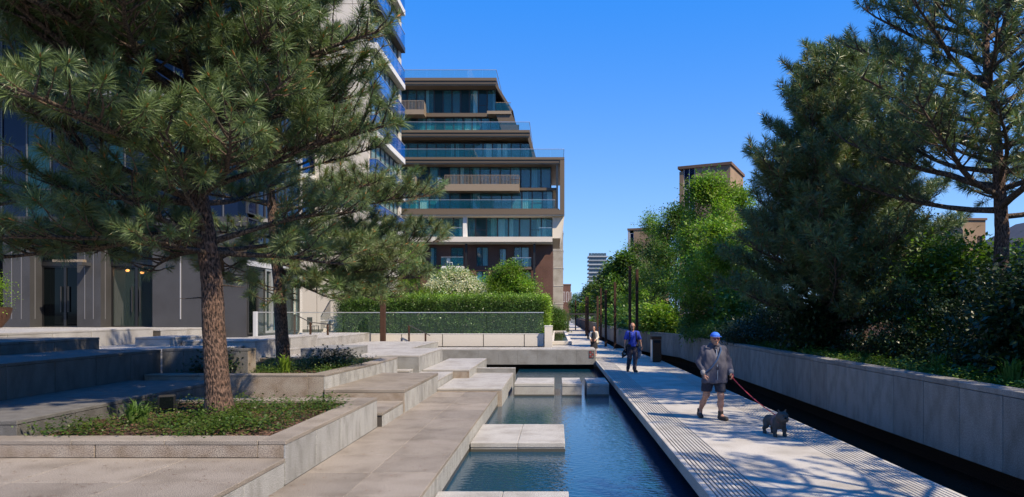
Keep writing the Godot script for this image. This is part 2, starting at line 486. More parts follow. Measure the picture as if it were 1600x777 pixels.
func build_terraces() -> void:
	var pv: Array = M.paving; var pp: Array = M.paving_pale; var cl: Array = M.cladding; var gt: Array = M.granite_tan; var gg: Array = M.granite_grey
	terrace("granite_terrace", "long low granite terrace beside the water, two slabs wide", -3.42, -1.617, -1.5, 18.9, -0.9, 0.0, 0.9, 1.18, 1.18, 0, pv, cl, gt)
	terrace("granite_terrace", "broad brown granite terrace at the near left corner below the tree planter", -12.0, -3.42, -1.5, 8.61, -0.9, 0.346, 1.2, 1.2, 1.15, 0, pv, cl, gt)
	terrace("granite_step", "small low step between tree planter and the next slab", -5.05, -3.32, 13.05, 14.84, -0.9, 0.27, 0.9, 0.9, 0.5, 0, pv, cl, gt)
	terrace("granite_terrace", "brown granite slab with pale ribbed side in front of second planter corner", -5.05, -3.30, 14.86, 19.1, -0.9, 0.51, 1.75, 1.05, 0.53, 1.75, pv, cl, gt, 0.07)
	terrace("granite_step", "thin pale step at the far end of the waterside terrace", -3.3, -1.5, 18.92, 24.0, -0.9, 0.087, 1.8, 2.5, 1.2, 1.8, pp, cl, gt)
	terrace("granite_kerb", "narrow grey kerb closing the pale step before the pool", -3.2, -1.44, 24.02, 24.25, -0.9, 0.25, 1.8, 0.3, 0.3, 1.8, pp, cl, gg, 0.03)
	terrace("granite_terrace", "pale flat slab floating just above the waterside steps", -4.3, -2.80, 22.0, 27.5, -0.9, 0.36, 1.5, 2.7, 0.9, 1.5, pp, cl, gt)
	terrace("granite_bench", "large pale granite block seat standing highest in the middle of the steps", -5.68, -4.32, 21.5, 26.0, -0.5, 0.846, 1.4, 2.2, 0.55, 1.4, pp, cl, gg)
	terrace("granite_step", "square grey step against the front of large block seat", -5.66, -5.08, 20.7, 21.48, -0.5, 0.62, 0.6, 0.8, 0.4, 0.6, gg, cl, gg)
	terrace("granite_step", "lower pale step tucked beside the square grey step", -5.06, -4.5, 20.9, 21.48, -0.5, 0.42, 0.6, 0.6, 0.6, 0.6, pp, cl, gg)
	terrace("granite_terrace", "pale ground slab behind the ribbed brown terrace", -5.6, -3.32, 19.12, 21.98, -0.9, 0.30, 1.1, 1.4, 0.9, 0, pp, cl, gg)
	terrace("granite_bench", "low grey block seat behind the second pine", -7.85, -6.46, 20.95, 23.4, 0.2, 1.09, 1.4, 1.2, 0.8, 1.4, gg, gg, gg)
	terrace("granite_bench", "grey block seat with dark front before the lobby glass", -10.4, -8.95, 23.0, 25.6, 0.2, 1.38, 1.5, 1.3, 0.9, 1.5, pp, pp, gg)
	terrace("granite_step", "small pale step beneath the lobby block seat", -9.7, -8.6, 22.0, 22.98, 0.2, 1.02, 1.1, 1.0, 0.5, 1.1, pp, pp, pp)
	terrace("granite_terrace", "sunlit pale plaza behind the planters", -9.2, -5.70, 21.0, 33.0, -0.9, 0.82, 1.2, 1.2, 1.1, 1.2, pp, cl, pp)
	terrace("granite_terrace", "sunlit pale plaza along the foot of the grey stone building", -13.2, -9.22, 17.5, 34.0, -0.9, 1.22, 1.3, 1.3, 1.2, 1.3, pp, pp, pp)
	terrace("granite_step", "pale low step in front of the grey wall", -11.08, -8.9, 20.2, 22.7, 0.2, 1.37, 1.1, 1.2, 0.8, 1.1, pp, pp, pp)
	terrace("granite_step", "pale taller step at the end of the upper doorstep", -12.1, -11.1, 19.6, 21.4, 0.2, 1.48, 1.0, 0.9, 0.9, 1.0, pp, pp, pp)
	terrace("granite_terrace", "white upper terrace leading to the glass doors", -24.0, -13.22, 8.985, 22.4, -0.5, 1.70, 1.5, 1.5, 1.5, 1.5, pp, pp, pp)
	terrace("granite_terrace", "white doorstep slab under the glass doors", -24.0, -13.0, 22.42, 26.6, -0.5, 1.64, 1.5, 1.5, 1.5, 0, pp, pp, pp)
	# the three shaded seating tiers at the far left
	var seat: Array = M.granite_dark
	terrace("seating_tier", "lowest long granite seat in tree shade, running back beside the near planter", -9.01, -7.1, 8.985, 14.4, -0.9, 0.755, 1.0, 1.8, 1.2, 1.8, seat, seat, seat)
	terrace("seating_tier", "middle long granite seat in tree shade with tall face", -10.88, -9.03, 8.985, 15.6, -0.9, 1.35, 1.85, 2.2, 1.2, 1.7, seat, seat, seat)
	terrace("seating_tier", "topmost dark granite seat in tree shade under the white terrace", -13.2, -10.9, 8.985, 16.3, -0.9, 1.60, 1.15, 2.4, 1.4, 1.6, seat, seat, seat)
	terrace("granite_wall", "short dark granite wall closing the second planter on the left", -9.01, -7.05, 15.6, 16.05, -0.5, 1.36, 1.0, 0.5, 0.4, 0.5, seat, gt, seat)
	# dark tide mark where the terrace meets the water
	var low := get_node("granite_terrace") as Node3D
	for k in 12:
		var a := -1.5 + 20.4 * k / 12
		var o := piece(low, "tide_mark", 0.0, 0.004, -0.44, -0.345 + rng.randf_range(-0.012, 0.012), 0.0, 20.4 / 12 - 0.002, M.wet_stone, 0.0)
		o.position = P(-1.6185, -0.39, a + 0.85) - low.position
	planter_one()
	planter_two()

func wall_run(t: Node3D, a: Vector2, b: Vector2, w: float, y0: float, y1: float, pw: float, faces: Array, tops: Array, lip := 0.055, c0 := 0.0, c1 := 0.0) -> void:   # coping slabs and cladding along the line a to b (x, d); wall lies to the left of a -> b; c0, c1 shorten the cladding
	var dir := (b - a).normalized()
	var side := Vector2(-dir.y, dir.x)
	var L := a.distance_to(b)
	var n := maxi(1, roundi(L / 1.13))
	var turn := atan2(dir.y, dir.x)
	for k in n:
		var s := L / n
		var q := a + dir * (s * (k + 0.5)) + side * (w / 2)
		var o := piece(t, "coping_slab", -s / 2 + 0.003, s / 2 - 0.003, -lip / 2, lip / 2, -w / 2, w / 2, pick(tops), 0.006)
		o.position = P(q.x, y1 - lip / 2 + rng.randf_range(-0.001, 0.001), q.y) - t.position
		o.rotation.y = turn
	n = maxi(1, roundi(L / pw))
	for k in n:
		var s := (L - c0 - c1) / n
		var q := a + dir * (c0 + s * (k + 0.5)) + side * (0.018 + rng.randf_range(0.0, 0.002))
		var o := piece(t, "cladding_panel", -s / 2 + 0.007, s / 2 - 0.007, -(y1 - lip - y0) / 2, (y1 - lip - y0) / 2 - 0.006, -0.014, 0.014, pick(faces), 0.004)
		o.position = P(q.x, (y0 + y1 - lip) / 2, q.y) - t.position
		o.rotation.y = turn

func planter_one() -> void:
	var t := thing("tree_planter", "near granite planter holding the big pine and low greenery", "planter", P(-5, 0, 11))
	var b := MB.new()
	for r in [[-7.09, -3.45, 12.6, 12.99], [-3.73, -3.45, 8.64, 12.6], [-12.0, -3.73, 8.64, 8.95]]:
		b.box(P(r[0], -0.3, r[3]) - t.position, P(r[1], 0.5, r[2]) - t.position)
	part(t, "core", b.mesh(), M.joint)
	wall_run(t, Vector2(-12.0, 8.61), Vector2(-3.765, 8.61), 0.36, 0.346, 0.565, 1.86, M.granite_tan, M.paving)
	wall_run(t, Vector2(-3.41, 8.612), Vector2(-3.41, 13.03), 0.35, 0.0, 0.565, 1.13, M.cladding, M.paving, 0.055, 0.0)
	wall_run(t, Vector2(-3.765, 13.03), Vector2(-7.09, 13.03), 0.45, 0.2, 0.565, 1.4, M.granite_tan, M.paving)
	piece(t, "corner_panel", -3.765 + 5, -3.445 + 5, 0.346, 0.504, 8.616 - 11, 8.64 - 11, M.granite_tan[0], 0.003)
	part(t, "soil", soil_bed(-7.1, -3.74, 8.94, 12.6, 0.49, 0.06, 5), M.soil, -t.position)

func planter_two() -> void:
	var t := thing("tree_planter", "second granite planter holding the slimmer pine and bright grass tuft", "planter", P(-6.8, 0, 17))
	var b := MB.new()
	for q in [[Vector2(-9.0, 14.94), Vector2(-5.09, 14.94), Vector2(-5.09, 15.25), Vector2(-9.0, 15.25)], [Vector2(-5.45, 15.25), Vector2(-5.08, 15.25), Vector2(-4.89, 18.4), Vector2(-5.25, 18.4)], [Vector2(-5.25, 18.4), Vector2(-4.89, 18.4), Vector2(-4.89, 20.6), Vector2(-5.25, 20.6)], [Vector2(-9.2, 20.5), Vector2(-4.89, 20.5), Vector2(-4.89, 20.84), Vector2(-9.2, 20.84)]]:
		var m := MB.new(); m.prism(q, -0.3, 0.77)
		for k in m.v.size(): m.v[k] -= t.position
		part(t, "core", m.mesh(), M.joint)
	wall_run(t, Vector2(-9.0, 14.9), Vector2(-5.42, 14.9), 0.36, 0.27, 0.835, 1.5, M.granite_tan, M.paving, 0.05)
	wall_run(t, Vector2(-5.05, 14.9), Vector2(-4.85, 18.42), 0.37, 0.5, 0.835, 0.45, M.cladding, M.paving, 0.05)
	wall_run(t, Vector2(-4.85, 18.42), Vector2(-4.85, 20.88), 0.37, 0.28, 0.835, 0.45, M.cladding, M.paving, 0.05)
	wall_run(t, Vector2(-5.22, 20.9), Vector2(-9.2, 20.9), 0.38, 0.5, 0.835, 1.4, M.granite_tan, M.paving, 0.05)
	piece(t, "corner_panel", -5.42 + 6.8, -5.085 + 6.8, 0.3, 0.78, 14.905 - 17, 14.935 - 17, M.granite_tan[1], 0.003)
	part(t, "soil", soil_bed(-9.0, -5.2, 15.2, 20.55, 0.72, 0.07, 6), M.soil, -t.position)

func soil_bed(x0: float, x1: float, d0: float, d1: float, y: float, amp: float, seed_: int) -> ArrayMesh:
	var f := FastNoiseLite.new(); f.seed = seed_; f.frequency = 0.9
	var st := SurfaceTool.new(); st.begin(Mesh.PRIMITIVE_TRIANGLES)
	var n := 22
	for i in n + 1:
		for k in n + 1:
			var x := lerpf(x0, x1, float(i) / n); var d := lerpf(d0, d1, float(k) / n)
			st.add_vertex(P(x, y + amp * f.get_noise_2d(x, d) + amp * 0.5 * f.get_noise_2d(x * 4, d * 4), d))
	for i in n:
		for k in n:
			var a := i * (n + 1) + k
			for q in [a, a + 1, a + n + 1, a + 1, a + n + 2, a + n + 1]: st.add_index(q)
	st.generate_normals()
	return st.commit()

func build_pool() -> void:
	var b := MB.new()
	b.quad(P(-1.7, -0.41, -3), P(2.4, -0.41, -3), P(2.4, -0.41, 33), P(-1.7, -0.41, 33))
	tag(part(self, "pool_water", b.mesh(), M.water), "dark rippled water of the long pool", "", "", "structure")
	b = MB.new()
	b.quad(P(4.4, -0.38, -3), P(6.9, -0.38, -3), P(6.9, -0.38, 33.6), P(4.4, -0.38, 33.6))
	b.quad(P(3.9, -0.376, 33.6), P(6.9, -0.376, 33.6), P(5.2, -0.376, 44), P(3.5, -0.376, 44))
	tag(part(self, "channel_water", b.mesh(), M.still_water), "still dark water in the channel under the wall", "", "", "structure")
	var g := "stepping blocks standing in the pool"
	var blocks := [
		[-1.60, 0.17, 7.1, 9.25, -0.24, 2, "nearest pale stone platform at the bottom of the photo, cut by the frame"],
		[-1.60, 0.167, 12.71, 14.86, -0.24, 2, "wide pale stone platform in the middle of the pool by the terrace"],
		[-1.31, -0.06, 21.24, 23.15, -0.01, 1, "widest of the three far stone blocks, beside the steps"],
		[0.18, 0.80, 21.24, 23.15, -0.01, 1, "middle small stone block of the three far ones"],
		[0.955, 1.65, 21.24, 23.15, -0.01, 1, "far stone block standing beside the walkway edge"]]
	for q in blocks:
		var t := thing("stone_block", q[6], "block", P(q[0], -0.9, q[2]), 0, g)
		var w: float = q[1] - q[0]
		for k in q[5]:
			piece(t, "stone_slab", w * k / q[5] + 0.003, w * (k + 1) / q[5] - 0.003, 0.86 + q[4] - 0.05, 0.9 + q[4], 0, q[3] - q[2], M.block_stone[0], 0.008)
			piece(t, "tide_mark", w * k / q[5] + 0.002, w * (k + 1) / q[5] - 0.002, 0.40, 0.5 + 0.045 + rng.randf_range(-0.008, 0.008), 0.009, 0.0118, M.wet_stone, 0.0)
			piece(t, "stone_body", w * k / q[5] + 0.004, w * (k + 1) / q[5] - 0.004, 0.0, 0.85 + q[4] - 0.002 - 0.04, 0.012, q[3] - q[2] - 0.012, M.block_stone[1], 0.008)

func build_walkway() -> void:
	var w := Node3D.new(); w.name = "walkway"; add_child(w)
	tag(w, "pale concrete walkway with grooved strips along both edges", "", "", "structure")
	var b := MB.new()
	b.box(P(1.84, -0.17, 34.3), P(4.86, -0.022, -1.5))
	part(w, "deck_slab", b.mesh(), M.fascia)
	b = MB.new()
	b.box(P(2.35, -1.1, 34.3), P(4.45, -0.172, -1.5))
	part(w, "support", b.mesh(), M.void)
	var n := 12
	for k in n:
		var d0 := -1.5 + 35.8 * k / n
		var d1 := -1.5 + 35.8 * (k + 1) / n
		piece(w, "deck_panel", 2.506, 4.15, -0.021, 0.0, d0 + (0.003 if k else 0.0), d1 - 0.003, pick(M.concrete), 0.004)
	for seg in 6:
		var d0 := -1.5 + 35.8 * seg / 6
		var d1 := -1.5 + 35.8 * (seg + 1) / 6
		piece(w, "edge_bar", 1.838, 1.905, -0.0205, 0.001, d0 + 0.002, d1 - 0.002, pick(M.grating), 0.004)
		piece(w, "edge_bar", 4.80, 4.862, -0.0205, 0.001, d0 + 0.002, d1 - 0.002, pick(M.grating), 0.004)
		for k in 10:
			var x := 1.923 + k * 0.0583
			piece(w, "grating_bar", x, x + 0.0395, -0.0205, 0.0, d0 + 0.002, d1 - 0.002, pick(M.grating), 0.003)
			x = 4.166 + k * 0.0634
			piece(w, "grating_bar", x, x + 0.043, -0.0205, 0.0, d0 + 0.002, d1 - 0.002, pick(M.grating), 0.003)
		for k in 3:
			piece(w, "edge_fascia", 1.825, 1.8385, -0.17, -0.001, lerpf(d0, d1, k / 3.0) + 0.003, lerpf(d0, d1, (k + 1) / 3.0) - 0.003, pick(M.concrete), 0.003)

func build_right_wall() -> void:
	var t := thing("retaining_wall", "long shaded concrete panel wall along the right of the walkway", "wall", P(6.05, 0, -1.75))
	var run := func(a: Vector2, bb: Vector2, n: int) -> void:
		var dir := (bb - a).normalized(); var L := a.distance_to(bb); var turn := atan2(dir.y, dir.x)
		var side := Vector2(dir.y, -dir.x)
		for k in n:
			var q: Vector2 = a + dir * (L * (k + 0.5) / n) + side * (0.05 + rng.randf_range(0, 0.002))
			var o := piece(t, "concrete_panel", -L / n / 2 + 0.008, L / n / 2 - 0.008, -0.52, 0.52, -0.05, 0.05, pick(M.wall_panel), 0.006)
			o.position = P(q.x, 0.53, q.y) - t.position
			o.rotation.y = turn
			q = a + dir * (L * (k + 0.5) / n) + side * 0.165
			o = piece(t, "coping_slab", -L / n / 2 + 0.002, L / n / 2 - 0.002, -0.042, 0.042, -0.165, 0.17, pick(M.wall_panel), 0.006)
			o.position = P(q.x, 1.10, q.y) - t.position
			o.rotation.y = turn
		var c := MB.new()
		var s1 := side * 0.09; var s2 := side * 0.4
		c.prism([a + s1, bb + s1, bb + s2, a + s2], 0.005, 1.055)
		s1 = side * 0.7; s2 = side * 0.9
		c.prism([a + s1, bb + s1, bb + s2, a + s2], -1.1, 0.004)
		for k in c.v.size(): c.v[k] -= t.position
		part(t, "core", c.mesh(), M.void)
	run.call(Vector2(6.05, -1.75), Vector2(6.05, 33.25), 35)
	run.call(Vector2(6.05, 33.25), Vector2(4.32, 42.2), 9)
	run.call(Vector2(4.32, 42.2), Vector2(4.2, 98.2), 40)

func build_back_wall() -> void:
	# the long granite slab that closes the pool
	var t := thing("granite_wall", "long grey granite slab bridging the end of the pool, small red sign on it", "wall", P(-9, 0, 31.5))
	var n := 12
	for k in n:
		piece(t, "granite_panel", 10.83 * k / n + 0.002, 10.83 * (k + 1) / n - 0.002, -0.19, 0.46, 0.0, 0.06, pick(M.granite_grey), 0.004)
		piece(t, "coping_slab", 10.83 * k / n + 0.002, 10.83 * (k + 1) / n - 0.002, 0.462, 0.517, -0.003, 2.0, pick(M.paving_pale), 0.005)
	var b := MB.new()
	b.box(P(0.03, -0.188, 1.98), P(10.81, 0.461, 0.05))
	part(t, "core", b.mesh(), M.granite_grey[0])
	piece(t, "recess", 0.0, 10.8, -1.3, -0.192, 1.2, 1.9, M.void, 0.0)
	var s := thing("warning_sign", "small dark sign with red symbols on the end of the granite slab", "sign", P(2.33 - 0.7, 0.28, 31.49))
	piece(s, "plate", -0.115, 0.115, -0.165, 0.165, -0.01, 0.006, M.dark_metal, 0.003)
	mat("sign_red", lin(0.22, 0.035, 0.03), 0.5)
	mat("sign_white", lin(0.16, 0.13, 0.12), 0.5)
	for r in 3:
		for c in 2:
			piece(s, "symbol", -0.09 + c * 0.1, -0.01 + c * 0.1, 0.055 - r * 0.1, 0.135 - r * 0.1, -0.016, -0.0102, M.sign_red if (r + c) % 2 == 0 else M.sign_white, 0)
	terrace("granite_terrace", "pale landing behind the pool slab in front of white wall", -13.2, -7.0, 33.52, 34.1, -0.5, 0.62, 1.3, 0.6, 0, 1.3, M.paving_pale, M.cladding, M.granite_grey)
	# white garden wall
	t = thing("garden_wall", "low white wall of smooth panels below the clipped hedge", "wall", P(-11.4, 0.5, 34.2))
	var at := 0.0
	for w in [1.55, 2.1, 2.05, 2.05, 2.05, 1.0]:
		piece(t, "white_panel", at + 0.02, at + w - 0.02, 0.02, 0.63, 0.0, 0.05, M.cream_wall, 0.004)
		piece(t, "coping", at, at + w, 0.632, 0.655, -0.01, 0.25, M.white_render, 0.003)
		at += w
	b = MB.new(); b.box(P(0, -0.6, 0.24), P(10.8, 0.631, 0.03))
	part(t, "core", b.mesh(), M.joint_dark)
	t = thing("wall_pier", "stubby white pier at the pool end of the garden wall", "pier", P(-0.38, 0, 34.1))
	piece(t, "body", -0.2, 0.2, 0.0, 1.52, -0.2, 0.25, M.cream_wall, 0.01)
	piece(t, "cap", -0.215, 0.215, 1.52, 1.56, -0.215, 0.265, M.white_render, 0.008)
	# far basin
	t = thing("water_basin", "raised white-rimmed basin of dark water beyond the granite slab", "basin", P(-0.3, 0, 46.6))
	for r in [[0, 1.38, 0, 0.5], [1.12, 1.38, 0.5, 28.0], [0, 1.38, 28.0, 28.4], [0, 0.14, 0.5, 28.0]]:
		piece(t, "rim", r[0], r[1], 0.03, 0.27, r[2] + 0.002, r[3] - 0.002, M.cream_wall, 0.006)
	b = MB.new(); b.quad(P(0.14, 0.2, 0.5), P(1.12, 0.2, 0.5), P(1.12, 0.2, 28), P(0.14, 0.2, 28))
	part(t, "water", b.mesh(), M.still_water)
	piece(t, "recess", 0.03, 1.35, -0.05, 0.03, 0.03, 28.3, M.void, 0)

# a window: a frame of four bars and a pane, with an optional curtain behind the glass
func window(parent: Node3D, x0: float, x1: float, y0: float, y1: float, d: float, frame: Material, pane: Material, w := 0.06, curtain := 0.0, curtain_mat: Material = null, mullions := 0, transom := -1.0) -> MeshInstance3D:
	var b := MB.new()
	var cx := (x0 + x1) / 2; var cy := (y0 + y1) / 2
	var hx := (x1 - x0) / 2; var hy := (y1 - y0) / 2
	b.box(Vector3(-hx, -hy, -0.05), Vector3(-hx + w, hy, 0.05)); b.box(Vector3(hx - w, -hy, -0.05), Vector3(hx, hy, 0.05))
	b.box(Vector3(-hx + w, hy - w, -0.05), Vector3(hx - w, hy, 0.05)); b.box(Vector3(-hx + w, -hy, -0.05), Vector3(hx - w, -hy + w, 0.05))
	for k in mullions:
		var x := lerpf(-hx, hx, (k + 1.0) / (mullions + 1))
		b.box(Vector3(x - w / 2, -hy + w, -0.04), Vector3(x + w / 2, hy - w, 0.04))
	if transom > 0:
		b.box(Vector3(-hx + w, y0 + transom - cy, -0.038), Vector3(hx - w, y0 + transom - cy + w, 0.038))
	var o := part(parent, "window", b.mesh(), frame, P(cx, cy, d))
	b = MB.new()
	b.box(Vector3(-hx + w, -hy + w, -0.012), Vector3(hx - w, hy - w, 0.012))
	part(o, "pane", b.mesh(), pane)
	if curtain > 0.0:
		b = MB.new()
		var cw := (hx * 2 - 2 * w) * curtain
		var left := rng.randf() < 0.5
		var x := -hx + w if left else hx - w - cw
		var folds := maxi(3, int(cw / 0.12))
		for k in folds:
			var dz := -0.16 - 0.05 * (k % 2)
			var dz2 := -0.16 - 0.05 * ((k + 1) % 2)
			b.quad(Vector3(x + cw * k / folds, -hy + 0.02, dz), Vector3(x + cw * (k + 1) / folds, -hy + 0.02, dz2), Vector3(x + cw * (k + 1) / folds, hy - 0.02, dz2), Vector3(x + cw * k / folds, hy - 0.02, dz))
		part(o, "curtain", b.mesh(), curtain_mat)
	return o

func blk(parent: Node3D, called: String, x0: float, x1: float, y0: float, y1: float, d0: float, d1: float, m: Material) -> MeshInstance3D:   # a block in the parent's own axes, given in world figures
	var p := parent.position
	if parent.get_parent() != self: p += (parent.get_parent() as Node3D).position
	return piece(parent, called, x0 - p.x, x1 - p.x, y0 - p.y, y1 - p.y, d0 + p.z, d1 + p.z, m, 0.0)

# glass balustrade of panes under a thin rail, each pane a piece
func glass_rail(parent: Node3D, a: Vector2, b: Vector2, y0: float, y1: float, pane_w: float, pane: Material, rail: Material, called := "railing", posts := false) -> void:
	var dir := (b - a).normalized(); var L := a.distance_to(b); var turn := atan2(dir.y, dir.x)
	var m := (a + b) / 2
	var r := piece(parent, called, -L / 2, L / 2, -0.022, 0.022, -0.03, 0.03, rail, 0.0)
	r.position = P(m.x, y1, m.y) - parent.position
	r.rotation.y = turn
	var n := maxi(1, roundi(L / pane_w))
	for k in n:
		var s := L / n
		var o := piece(r, "glass_pane", -s / 2 + 0.012, s / 2 - 0.012, -(y1 - y0) / 2 + 0.02, (y1 - y0) / 2 - 0.024, -0.008, 0.008, pane, 0.0)
		o.position = Vector3(-L / 2 + s * (k + 0.5), -(y1 - y0) / 2, 0)

func build_stone_building() -> void:
	var t := thing("stone_building", "dark grey stone building with tall glass doors behind the left pine", "building", P(-17, 0, 26))
	var sl: Material = M.slate_stone
	blk(t, "body", -30, -12.0, 5.9, 24, 27.6, 31.25, M.dark_soffit)
	blk(t, "inner_wall", -30, -12.4, 1.4, 5.9, 29.6, 30.0, M.interior)
	blk(t, "inner_floor", -30, -12.4, 1.2, 1.62, 26.6, 29.5, M.interior)
	# piers: flat front with a splayed cheek on the right
	for q in [[-21.08, -20.05], [-18.25, -17.35]]:
		var b := MB.new()
		b.prism([Vector2(q[0], 26), Vector2(q[1], 26), Vector2(q[1], 27.5), Vector2(q[0], 27.5)], 1.2, 5.5)
		for k in b.v.size(): b.v[k] -= t.position
		var pier := part(t, "pier", b.mesh(), sl)
		for k in 3:
			var x: float = lerpf(q[0], q[1], 0.33 + 0.36 * k)
			if k < 2: blk(pier, "metal_strip", x - 0.012, x + 0.012, 1.95, 5.45, 25.985, 25.999, M.strip_metal)
			else: blk(pier, "metal_strip", q[1] + 0.001, q[1] + 0.014, 1.95, 5.45, 26.24, 26.265, M.strip_metal)
	blk(t, "pier", -30, -21.6, 1.2, 5.5, 26, 27.5, sl)
	var wall := blk(t, "wall", -15.38, -11.8, 1.0, 5.5, 26, 27.5, sl)
	blk(wall, "light_strip", -14.32, -14.285, 1.95, 4.56, 25.97, 25.999, M.slate_light)
	blk(t, "lintel", -30, -11.8, 5.503, 5.85, 25.9, 27.5, sl)
	# recessed doors
	for q in [[-20.04, -18.26], [-17.34, -15.39]]:
		var w: float = q[1] - q[0]
		blk(t, "transom_bar", q[0], q[1], 4.02, 4.18, 26.58, 26.76, M.black_metal)
		window(t, q[0] + 17.0, q[1] + 17.0, 4.19, 5.49, 0.66, M.black_metal, M.dark_pane, 0.06)
		for k in 2:
			var o := window(t, q[0] + 17.0 + w * k / 2, q[0] + 17.0 + w * (k + 1) / 2, 1.63, 4.01, 0.66, M.black_metal, M.fence_glass if q[0] > -18 else M.dark_pane, 0.05)
			o.name = free_name(t, "glass_door")
			var h := MB.new(); h.box(Vector3(-0.02, -0.5, 0.06), Vector3(0.02, 0.5, 0.09))
			part(o, "handle", h.mesh(), M.dark_metal, Vector3(w * 0.17 * (1 if k == 0 else -1), -0.1, 0))
	var beam := blk(t, "canopy_beam", -18.86, -17.72, 4.10, 4.19, 25.55, 25.75, M.bronze_light)
	blk(beam, "beam_tip", -17.9, -17.72, 3.98, 4.099, 25.5, 26.0, M.slate_stone)
	# upper storeys of dark blue glass between pale ledges
	for fl in 5:
		var y0 := 5.86 + fl * 3.0 + (1.5 if fl > 0 else 0.0)
		var y1 := y0 + (4.45 if fl == 0 else 2.75)
		for k in 19:
			var x0 := -30.0 + k * 0.95
			window(t, x0 + 17, x0 + 17 + 0.95, y0, y1, 0.45, M.black_metal if k % 2 else M.mullion, M.teal_pane if (fl == 0 and k % 3 == 1) else M.navy_pane, 0.035, 0.0, null, 0, 1.1 if fl == 0 else -1.0)
		blk(t, "ledge", -30, -11.75, y1 + 0.0, y1 + 0.25, 25.55, 27.5, M.slate_light if fl > 0 or true else sl)
	# glazed lobby along the right-hand side
	var side := blk(t, "side_frame", -11.9, -11.72, 4.0, 4.2, 26.02, 31.3, M.pale_frame)
	blk(t, "lobby_back", -14.5, -14.3, 1.3, 5.9, 27.6, 31.3, M.interior)
	blk(t, "lobby_floor", -14.3, -11.9, 1.2, 1.36, 27.6, 31.3, M.granite_grey[0])
	blk(t, "lobby_end", -14.5, -11.75, 1.2, 24, 31.3, 31.6, M.cream_panel)
	var k2 := 0
	for d in [26.05, 26.9, 27.6, 28.25, 28.9, 29.7, 30.5]:
		var d1: float = [26.88, 27.58, 28.23, 28.88, 29.68, 30.48, 31.28][k2]
		var o := window(t, 0, d1 - d, 1.37, 3.98, 0, M.steel if k2 in [2, 3] else M.dark_metal, M.dark_pane if k2 == 0 else M.fence_glass, 0.055 if k2 not in [2, 3] else 0.09, 0.45 if k2 in [4, 6] else 0.0, M.curtain)
		o.name = free_name(t, "lobby_door" if k2 in [2, 3] else "lobby_window")
		o.position = P(-11.8, 2.675, (d + d1) / 2) - t.position
		o.rotation.y = PI / 2
		o = window(t, 0, d1 - d, 4.21, 5.85, 0, M.dark_metal, M.navy_pane, 0.05)
		o.name = free_name(t, "lobby_window")
		o.position = P(-11.8, 5.03, (d + d1) / 2) - t.position
		o.rotation.y = PI / 2
		for fl in 5:
			o = window(t, 0, d1 - d, 0, 2.9, 0, M.dark_metal, M.navy_pane, 0.05)
			o.position = P(-11.8, 7.45 + fl * 3.1, (d + d1) / 2) - t.position
			o.rotation.y = PI / 2
		k2 += 1
	for fl in 6:
		blk(t, "side_ledge", -11.98, -11.6, 5.86 + fl * 3.1, 5.99 + fl * 3.1, 27.51, 31.3, M.slate_light)
	# lit pendant lamps just inside the second pair of doors
	var glow := mat("lamp_glow", lin(0.9, 0.6, 0.3), 0.5)
	glow.emission_enabled = true
	glow.emission = Color(1.0, 0.74, 0.45)
	glow.emission_energy_multiplier = 0.5
	var i := 0
	for q in [[-17.50, 3.80, 27.6], [-17.55, 3.93, 27.95], [-16.74, 3.82, 27.6], [-16.66, 3.92, 27.9]]:
		var l := thing("pendant_lamp", ["warm round pendant lamp, first from the left behind the glass doors", "warm pendant lamp beside the leftmost one, hung a little deeper", "warm pendant lamp hanging lower in the right-hand door leaf", "warm pendant lamp nearest the grey wall behind the doors"][i], "lamp", P(q[0], q[1], q[2]), 0, "pendant lamps inside the doors")
		var b := MB.new(); b.ball(Vector3.ZERO, Vector3(0.075, 0.055, 0.075), 12, 8)
		part(l, "bulb", b.mesh(), glow)
		b = MB.new(); b.tube([Vector3(0, 0.05, 0), Vector3(0, 5.88 - q[1], 0)], [0.006, 0.006], 5)
		part(l, "cord", b.mesh(), M.black_metal)
		var o := OmniLight3D.new()
		o.name = "lamp_light"
		o.light_color = Color(1.0, 0.74, 0.45); o.light_energy = 0.02; o.light_size = 0.05; o.omni_range = 6.0; o.omni_attenuation = 2.0; o.shadow_enabled = true
		l.add_child(o)
		i += 1

